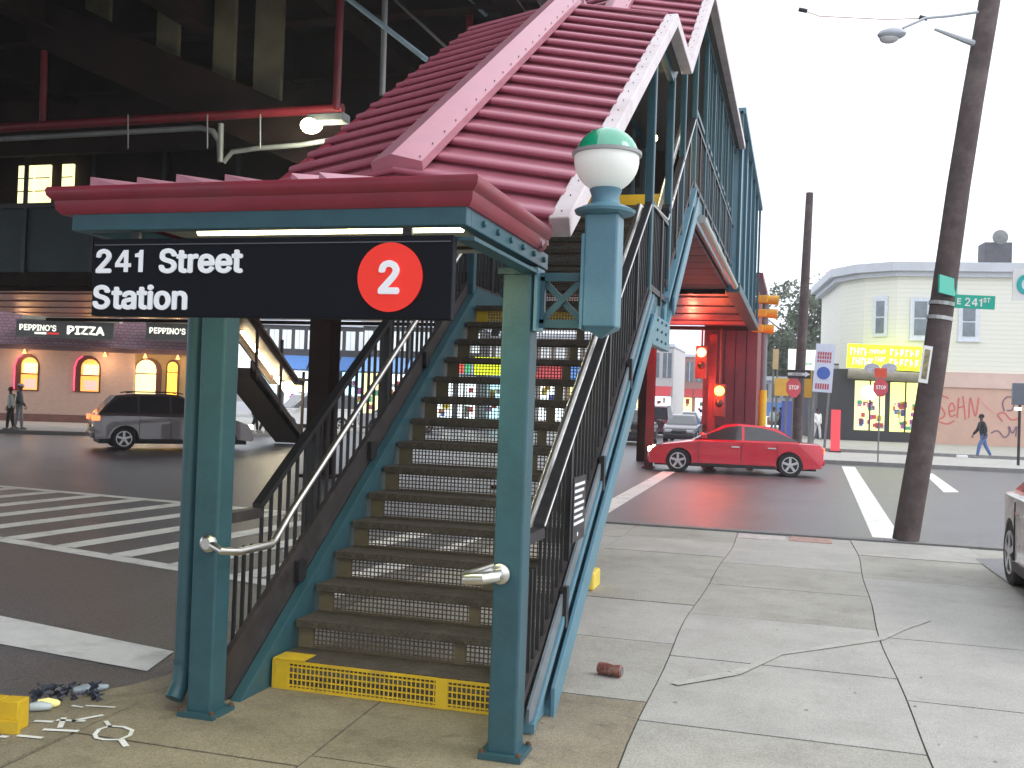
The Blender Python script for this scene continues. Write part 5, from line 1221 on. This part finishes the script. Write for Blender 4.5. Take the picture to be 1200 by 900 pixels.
MB().prism([(-.35,-.5),(26.4,-.5),(26.4,12.3),(X0c-1.7,12.3),(X0c-1.7,3),(X0c-.6,.8)],ZE,ZE+.5,'z').build('cornice',mat('cornice_grey',(.55,.58,.62),.6,0,.08,1),yl)
MB().prism([(-.15,-.28),(26.2,-.28),(26.2,12.2),(X0c-1.4,12.2),(X0c-1.4,3),(X0c-.3,.9)],ZE-.28,ZE-.001,'z').build('cornice_bed',mat('cornice_grey',(.55,.58,.62),.6),yl)
PEACH=mat('peach_wall',(.62,.40,.31),.8,0,.07,1.2,dirt=(.5,.36,.3),damt=.5,dscale=.5)
xg=at(1082,480,YB).x-yo.x
MB().box(xg,26,-.02,12,0,3.3).build('ground_floor_wall',PEACH,yl); MB().box(xg,26,-.12,.2,3.3,4.149).build('ledge_band',mat('peach_ledge',(.66,.48,.42),.8,0,.1,1),yl)
SF=mat('shop_black',(.03,.03,.035),.5,0,.2,2)
MB().prism([(-4.2,-.3),(xg-.02,-.3),(xg-.02,9),(-4.2,9)],0,4.149,'z').build('shop_front_wall',SF,yl)
FRM=mat('window_frame_white',(.7,.74,.8),.5); WG=mat('window_grey_glass',(.16,.20,.23),.2,0,.3,1.5,coat=.4)
def ywin(a,b_,c,d,Y=None,off=0,rz=0):
    p=at(a,c,YB); q_=at(b_,d,YB); x0,x1=p.x-yo.x,q_.x-yo.x; z1,z0=p.z,q_.z
    w__=thing.__name__ and MB().box(x0-.22,x1+.22,off-.09,off-.03,z0-.2,z1+.2).build('window',FRM,yl)
    MB().box(x0,x1,off-.11,off-.09,(z0+z1)/2+.04,z1).build('pane',WG,w__); MB().box(x0,x1,off-.11,off-.09,z0,(z0+z1)/2-.04).build('pane',WG,w__)
    MB().box(x0-.3,x1+.3,off-.16,off-.02,z0-.3,z0-.2).build('sill',FRM,w__); return w__
ywin(1072,1086,353,393); ywin(1130,1144,359,394,off=-.0)
# chamfer window: parallel to the chamfer wall
pa=Vector((X0c,1.1,0)); pbb=Vector((0,0,0)); cdv=(pbb-pa); ang=math.atan2(cdv.y,cdv.x)
p=at(1030,352,YB); q_=at(1039,390,YB)
cw=MB().box(-.42,.42,-.09,-.03,q_.z-.2,p.z+.3).build('window',FRM,yl); c_=pa+cdv*.52; cw.location=(c_.x,c_.y,0); cw.rotation_euler=(0,0,ang)
MB().box(-.24,.24,-.11,-.09,q_.z,(p.z+q_.z)/2-.04).build('pane',WG,cw); MB().box(-.24,.24,-.11,-.09,(p.z+q_.z)/2+.04,p.z).build('pane',WG,cw)
# chimney with dish
ch=at(1180,300,YB+3); MB().box(ch.x-yo.x-.75,ch.x-yo.x+.75,3,4.4,ZE+.45,ZE+2.2).box(ch.x-yo.x-1.3,ch.x-yo.x+.8,2.9,4.5,ZE+.45,ZE+.8).build('chimney',mat('chimney_dark',(.09,.09,.10),.8,0,.3,2),yl)
MB().lathe([(.05,0),(.42,.1),(.45,.16)],(ch.x-yo.x+.1,2.9,ZE+2.5),14,'y').build('satellite_dish',PIPEG,yl)
# shop sign and lit windows
YLIT=emi('lit_yellow_sign',(.86,1,.02),.75)
ss,w_,h_=board('shop_sign','bright yellow lit shop sign with white letters above the corner shop windows','sign',993,404,1081,434,YB-1.0,YLIT,.2); ss.rotation_euler=(0,R(2),0)
YW2=emi('sign_letters_white',(1,1,.85),1.3)
0 and text('lettering','MINI MARKET',.62,(-w_*.22,-.11,h_*.2),FR,YW2,ss,bold=.02,sx=.62); 0 and text('lettering','WINE',.62,(-w_*.3,-.11,-h_*.22),FR,YW2,ss,bold=.02,sx=.8); 0 and text('lettering','LIQUORS',.75,(w_*.27,-.11,h_*.02),FR,YW2,ss,bold=.02,sx=.62); 0 and text('lettering','OPEN',.5,(-w_*.08,-.11,-h_*.12),FR,YW2,ss,bold=.03,sx=.8)
r_=random.Random(8)
def blobs(x0,x1,z0,z1,n,mt,parent,y=-.11):
    # print too blurred to read in the photograph: uneven white letter-like strokes
    for k in range(n):
        xa=x0+(x1-x0)*k/n; wd=(x1-x0)/n*.62; m_=MB(); za=z0+r_.uniform(0,.12)*(z1-z0)
        m_.box(xa,xa+wd*.35,y-.006,y,za,z1)
        if k%3!=1: m_.box(xa+wd*.35,xa+wd,y-.006,y,z1-(z1-z0)*.25,z1-(z1-z0)*.02)
        if k%3!=0: m_.box(xa+wd*.35,xa+wd*.9,y-.006,y,za+(z1-z0)*.3,za+(z1-z0)*.52)
        m_.build('letter',mt,parent)
blobs(-w_*.46,-w_*.22,h_*.02,h_*.34,5,YW2,ss); blobs(-w_*.2,w_*.02,h_*.12,h_*.30,7,YW2,ss); blobs(-w_*.42,-w_*.14,-h_*.38,-h_*.06,7,YW2,ss); blobs(-w_*.12,w_*.02,-h_*.2,h_*.0,4,YW2,ss); blobs(w_*.07,w_*.47,h_*.06,h_*.36,6,YW2,ss); blobs(w_*.07,w_*.47,-h_*.34,-h_*.04,6,YW2,ss)
MB().tube([(-w_/2+.1,-.3,-h_/2-.35),(w_/2,-.3,-h_/2-.35)],.28,10).build('rolled_awning',mat('awning_canvas',(.30,.27,.2),.8,0,.2,3),ss,True)
STUF=[mat('stock_%d'%i,c,.6,0,.1,3) for i,c in enumerate([(.7,.1,.1),(.75,.6,.05),(.1,.2,.6),(.7,.7,.7),(.6,.15,.5),(.1,.45,.25),(.75,.35,.1)])]
for (a,b_,c,d,em) in ((1001,1035,446,505,emi('shop_glow',(1,1,.45),.55)),(1043,1077,448,507,emi('shop_glow2',(1,1,.30),.75))):
    p=at(a,c,YB-.4); q_=at(b_,d,YB-.4); x0,x1=p.x-yo.x,q_.x-yo.x
    wn=MB().box(x0,x1,-.36,-.31,q_.z,p.z).build('shop_window',em,yl)
    r_=random.Random(a)
    for k in range(26):
        xx=r_.uniform(x0+.1,x1-.2); zz=q_.z+r_.uniform(.05,(p.z-q_.z)*.55); MB().box(xx,xx+r_.uniform(.08,.3),-.42,-.362,zz,zz+r_.uniform(.1,.35)).build('display_item',r_.choice(STUF),wn)
    MB().box((x0+x1)/2-.04,(x0+x1)/2+.04,-.45,-.40,q_.z,p.z).build('mullion',SF,wn)
MB().lathe([(.42,0),(.42,.03)],(at(1017,460,YB).x-yo.x,-.5,at(1017,460,YB).z),18,'y').build('white_disc',emi('disc_white',(1,1,1),.6),yl)
# graffiti on peach wall (free curves of red, pink and dark spray)
def graf(pts,col,wd=.06,name='graffiti_line'):
    P_=[at(a,b_,YB) for a,b_ in pts]; m_=MB()
    L2=[Vector((p.x-yo.x,-.035 - (p.x-yo.x)*0,p.z)) for p in P_]
    # smooth
    out=[]
    for i in range(len(L2)-1):
        p0=L2[max(i-1,0)];p1=L2[i];p2=L2[i+1];p3=L2[min(i+2,len(L2)-1)]
        for k in range(4):
            t_=k/4; out.append(.5*((2*p1)+(p2-p0)*t_+(2*p0-5*p1+4*p2-p3)*t_*t_+(3*p1-p0-3*p2+p3)*t_**3))
    out.append(L2[-1])
    for i in range(len(out)-1):
        d=(out[i+1]-out[i]); nn=Vector((-d.z,0,d.x)).normalized()*wd/2*1.4
        m_.quad(out[i]+nn,out[i+1]+nn,out[i+1]-nn,out[i]-nn)
    return m_.build(name,col,yl)
GR1=mat('graffiti_red',(.62,.14,.12),.7); GR2=mat('graffiti_pink',(.70,.32,.30),.7); GRD=mat('graffiti_dark',(.22,.13,.17),.7)
graf([(1113,467),(1104,464),(1099,472),(1106,480),(1108,487),(1101,491),(1097,487)],GR1); graf([(1097,492),(1110,497),(1120,493)],GR1)
graf([(1114,482),(1120,480),(1117,472),(1113,478),(1115,488),(1121,486)],GR1); graf([(1125,466),(1123,490)],GR1); graf([(1130,464),(1133,492)],GR1); graf([(1124,478),(1132,476)],GR1)
graf([(1137,490),(1139,466),(1145,488),(1149,466)],GR1); graf([(1152,470),(1160,478),(1168,484)],GR2)
graf([(1178,494),(1172,486),(1180,484),(1188,492),(1197,490),(1199,482)],GR1); graf([(1180,482),(1178,472),(1184,465),(1192,468),(1190,480),(1183,481)],GRD); graf([(1164,508),(1172,505),(1180,513),(1186,508),(1185,500)],GRD); graf([(1186,500),(1190,508),(1195,500),(1194,512)],GRD)
# --- grey weathered building behind
go=at(985,400,66)
gb=thing('grey_building','weathered grey brown building with blank side wall behind the yellow corner building','building',(go.x,66,0))
w0=at(968,400,66).x-go.x; w1=at(1006,400,66).x-go.x
MB().box(w0+.6,w1+1,0,10,0,9.2).build('wall',mat('weathered_grey',(.33,.30,.27),.9,0,.25,.8,dirt=(.2,.16,.13),damt=.6,dscale=.6),gb)
MB().prism([(w0,9),(w0+.6,0),(w0+.62,9)],0,8.8,'z').build('wall',mat('brown_side',(.25,.15,.14),.9,0,.2,1),gb,label='brownish side wall')
MB().box(w0+.4,w1+1.1,-.2,10.1,9.2,9.5).build('parapet',mat('parapet',(.28,.26,.24),.9),gb)
MB().box(w0,w1+1,-3,0,0,4.6).build('shop_front',SF,gb); MB().box(w0+.2,w1,-3.1,-2.9,4.0,4.5).build('sign_band',mat('band_pale',(.5,.5,.5),.6),gb)
# --- distant shop rows
def shoprow(name,label,px0,px1,ytop,ymid,Y,n,upper,awn,glow,rot=0,base=None,seed=1,wincol=None):
    a=at(px0,ytop,Y); b_=at(px1,ytop,Y); m0=at(px0,ymid,Y)
    t=thing(name,label,'building',(a.x,Y,0),R(rot)); Wd=b_.x-a.x; H_=a.z; M_=m0.z; r_=random.Random(seed)
    MB().box(0,Wd,0,10,-.1,H_).build('wall',upper,t)
    for i in range(n):
        x=Wd*(i+.15)/n; ww=Wd/n*.7
        wn=MB().box(x,x+ww,-.06,-.01,M_+(H_-M_)*.22,M_+(H_-M_)*.85).build('window',wincol or WG,t)
        MB().box(x+ww*.46,x+ww*.54,-.09,-.061,M_+(H_-M_)*.22,M_+(H_-M_)*.85).build('glazing_bar',FRM,wn)
    k=max(1,n//2)
    for i in range(k):
        x=Wd*i/k; ww=Wd/k
        MB().prism([(-1.1,M_-.9),(-1.0,M_-.95),(0,M_-.1),(0,M_)],x+.08,x+ww-.08,'x').build('awning',r_.choice(awn),t)
        sh=MB().box(x+.2,x+ww-.2,-.12,-.02,.5,M_-1.0).build('shop_window',r_.choice(glow),t)
        for j in range(6):
            xx=r_.uniform(x+.3,x+ww-.6); zz=r_.uniform(.6,M_-1.6); MB().box(xx,xx+r_.uniform(.2,.5),-.2,-.121,zz,zz+r_.uniform(.2,.6)).build('display_item',r_.choice(STUF),sh)
    MB().box(-.1,Wd+.1,-.2,10,H_,H_+.3).build('cornice',FRM,t)
    return t
AW=[mat('awning_blue',(.10,.25,.60),.7),mat('awning_lblue',(.22,.42,.75),.7),mat('awning_red',(.55,.05,.06),.7)]
GL=[emi('shopglow_white',(.85,.97,1),1.6),emi('shopglow_cyan',(.5,.9,1),1.5),emi('shopglow_yel',(1,.85,.35),1.4)]
DW=mat('dark_upper',(.07,.07,.075),.6,0,.2,1)
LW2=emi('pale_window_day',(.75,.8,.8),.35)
shoprow('shop_row','shops with pale tall upper windows and blue awnings seen left of the stair railing',300,425,380,415,58,9,DW,AW[:2],GL[:2],12,seed=4,wincol=LW2)
shoprow('shop_row','shops with coloured lit fronts seen through the stair railing and upper steps',426,560,382,418,56,10,DW,AW,GL,8,seed=9,wincol=LW2)
shoprow('shop_row','brownish row of lit shops seen behind the right stair post',562,700,395,425,60,8,mat('upper_brownish',(.3,.25,.22),.8),AW,GL,5,seed=12,wincol=LW2)
shoprow('distant_building','pale distant building with square windows under the station on the left of the queue',690,790,405,450,95,7,mat('pale_far',(.6,.6,.6),.8),[AW[2]],[GL[0],GL[2]],0,seed=3)
shoprow('distant_building','low red brick distant building behind the queueing cars',792,860,418,455,110,6,mat('red_far',(.45,.25,.22),.8),[AW[2]],[GL[0],GL[2]],0,seed=5)
shoprow('shop_row','row of pale shops behind the crowd left of the tall wooden pole',862,958,445,470,72,7,mat('pale_far2',(.55,.56,.56),.8),AW[:2],[GL[0],mat('shopwin_grey',(.3,.35,.4),.3)],0,seed=8)
# yellow lit sign glimpsed through the steps
ys_,w_,h_=board('shop_sign','bright yellow lit sign glimpsed between the upper steps','sign',556,418,592,440,54,YLIT,.1); MB().box(-.05,.05,0,.1,-3.9,-h_/2).build('leg',PIPEG,ys_)
ys_,w_,h_=board('shop_sign','red and green striped lit sign glimpsed left of the yellow one','sign',536,420,553,438,54,emi('sign_redlit',(.9,.12,.08),.5),.1); MB().box(-.05,.05,0,.1,-3.9,-h_/2).build('leg',PIPEG,ys_)
MB().box(0,w_/2,-.07,-.051,-h_/2,h_/2).build('stripe',emi('sign_greenlit',(.1,.6,.3),.5),ys_)

# ================================================================== trees
def leafmat(name,c): return mat(name,c,.7,0,.35,1.3)
LF=leafmat('foliage',(.09,.12,.07)); LF2=leafmat('foliage_light',(.12,.16,.10)); BARK=mat('bark',(.10,.08,.06),.9,0,.3,4,bump=.5)
def tree(label,x,y,h,r,seed,lm=None):
    r_=random.Random(seed); t=thing('tree',label,'tree',(x,y,0),0,'trees behind the far shops')
    m_=MB(); m_.tube([(0,0,0),(.1,0,h*.3),(.0,.1,h*.62)],[.3,.24,.12],8)
    for k in range(6):
        a=k*1.05+r_.random(); m_.tube([(.05,0,h*(.3+.05*k)),(math.cos(a)*r*.35,math.sin(a)*r*.35,h*(.5+.05*k)),(math.cos(a)*r*.75,math.sin(a)*r*.7,h*(.62+.05*k))],[.12,.08,.03],6)
    m_.build('trunk',BARK,t,True)
    c_=MB(); clumps=[]
    for k in range(34):
        a=r_.uniform(0,6.28); rr=r*math.sqrt(r_.random())*.85; zz=h*.66+r_.uniform(-1,1)*h*.3*math.sqrt(max(.05,1-(rr/r)**2)); clumps.append((rr*math.cos(a),rr*math.sin(a),zz,r_.uniform(.35,.8)*r*.42))
    for (cx,cy,cz,cr_) in clumps:
        c_.m=1 if r_.random()<.45 else 0
        for j in range(110):
            d=Vector((r_.gauss(0,1),r_.gauss(0,1),r_.gauss(0,.8))).normalized()*cr_*r_.uniform(.5,1.05); p=Vector((cx,cy,cz))+d
            u=Vector((r_.gauss(0,1),r_.gauss(0,1),r_.gauss(0,1))).normalized(); v=u.orthogonal().normalized(); s_=r_.uniform(.12,.26)
            c_.add([p+u*s_,p+v*s_*.6,p-u*s_,p-v*s_*.6],[(0,1,2,3)])
    c_.build('crown',[LF,LF2],t,kind='stuff'); return t
for i,(px,Y,h,r,lb) in enumerate(((940,86,12.6,5.0,'tall green tree whose crown rises behind the second wooden pole'),(915,88,9.5,3.4,'lower green tree between the station corner and the tall wooden pole'),(960,84,11.8,4.0,'green tree against the weathered grey building'),(898,95,8.0,3.0,'small green tree just right of the blue station wall'))):
    p=at(px,450,Y); tree(lb,p.x,Y,h,r,40+i)
p=at(1290,450,90); tree('green tree far behind the peach wall outside the right edge',p.x,90,9,4,77) if False else None

# ================================================================== haze
hz=MB().box(-75,66,-35,135,RZ-1.5,22).build('haze',mat('tmp_haze',(1,1,1)))  # volume added to wash out the distance, standing for lens flare
hm=bpy.data.materials.new('haze'); hm.use_nodes=True; n=hm.node_tree; n.nodes.remove(n.nodes['Principled BSDF'])
pv=n.nodes.new('ShaderNodeVolumePrincipled'); pv.inputs['Color'].default_value=(.93,.96,1,1); pv.inputs['Density'].default_value=.0011; pv.inputs['Anisotropy'].default_value=.3
n.links.new(pv.outputs[0],n.nodes['Material Output'].inputs['Volume']); hz.data.materials.clear(); hz.data.materials.append(hm); hz['kind']='stuff'
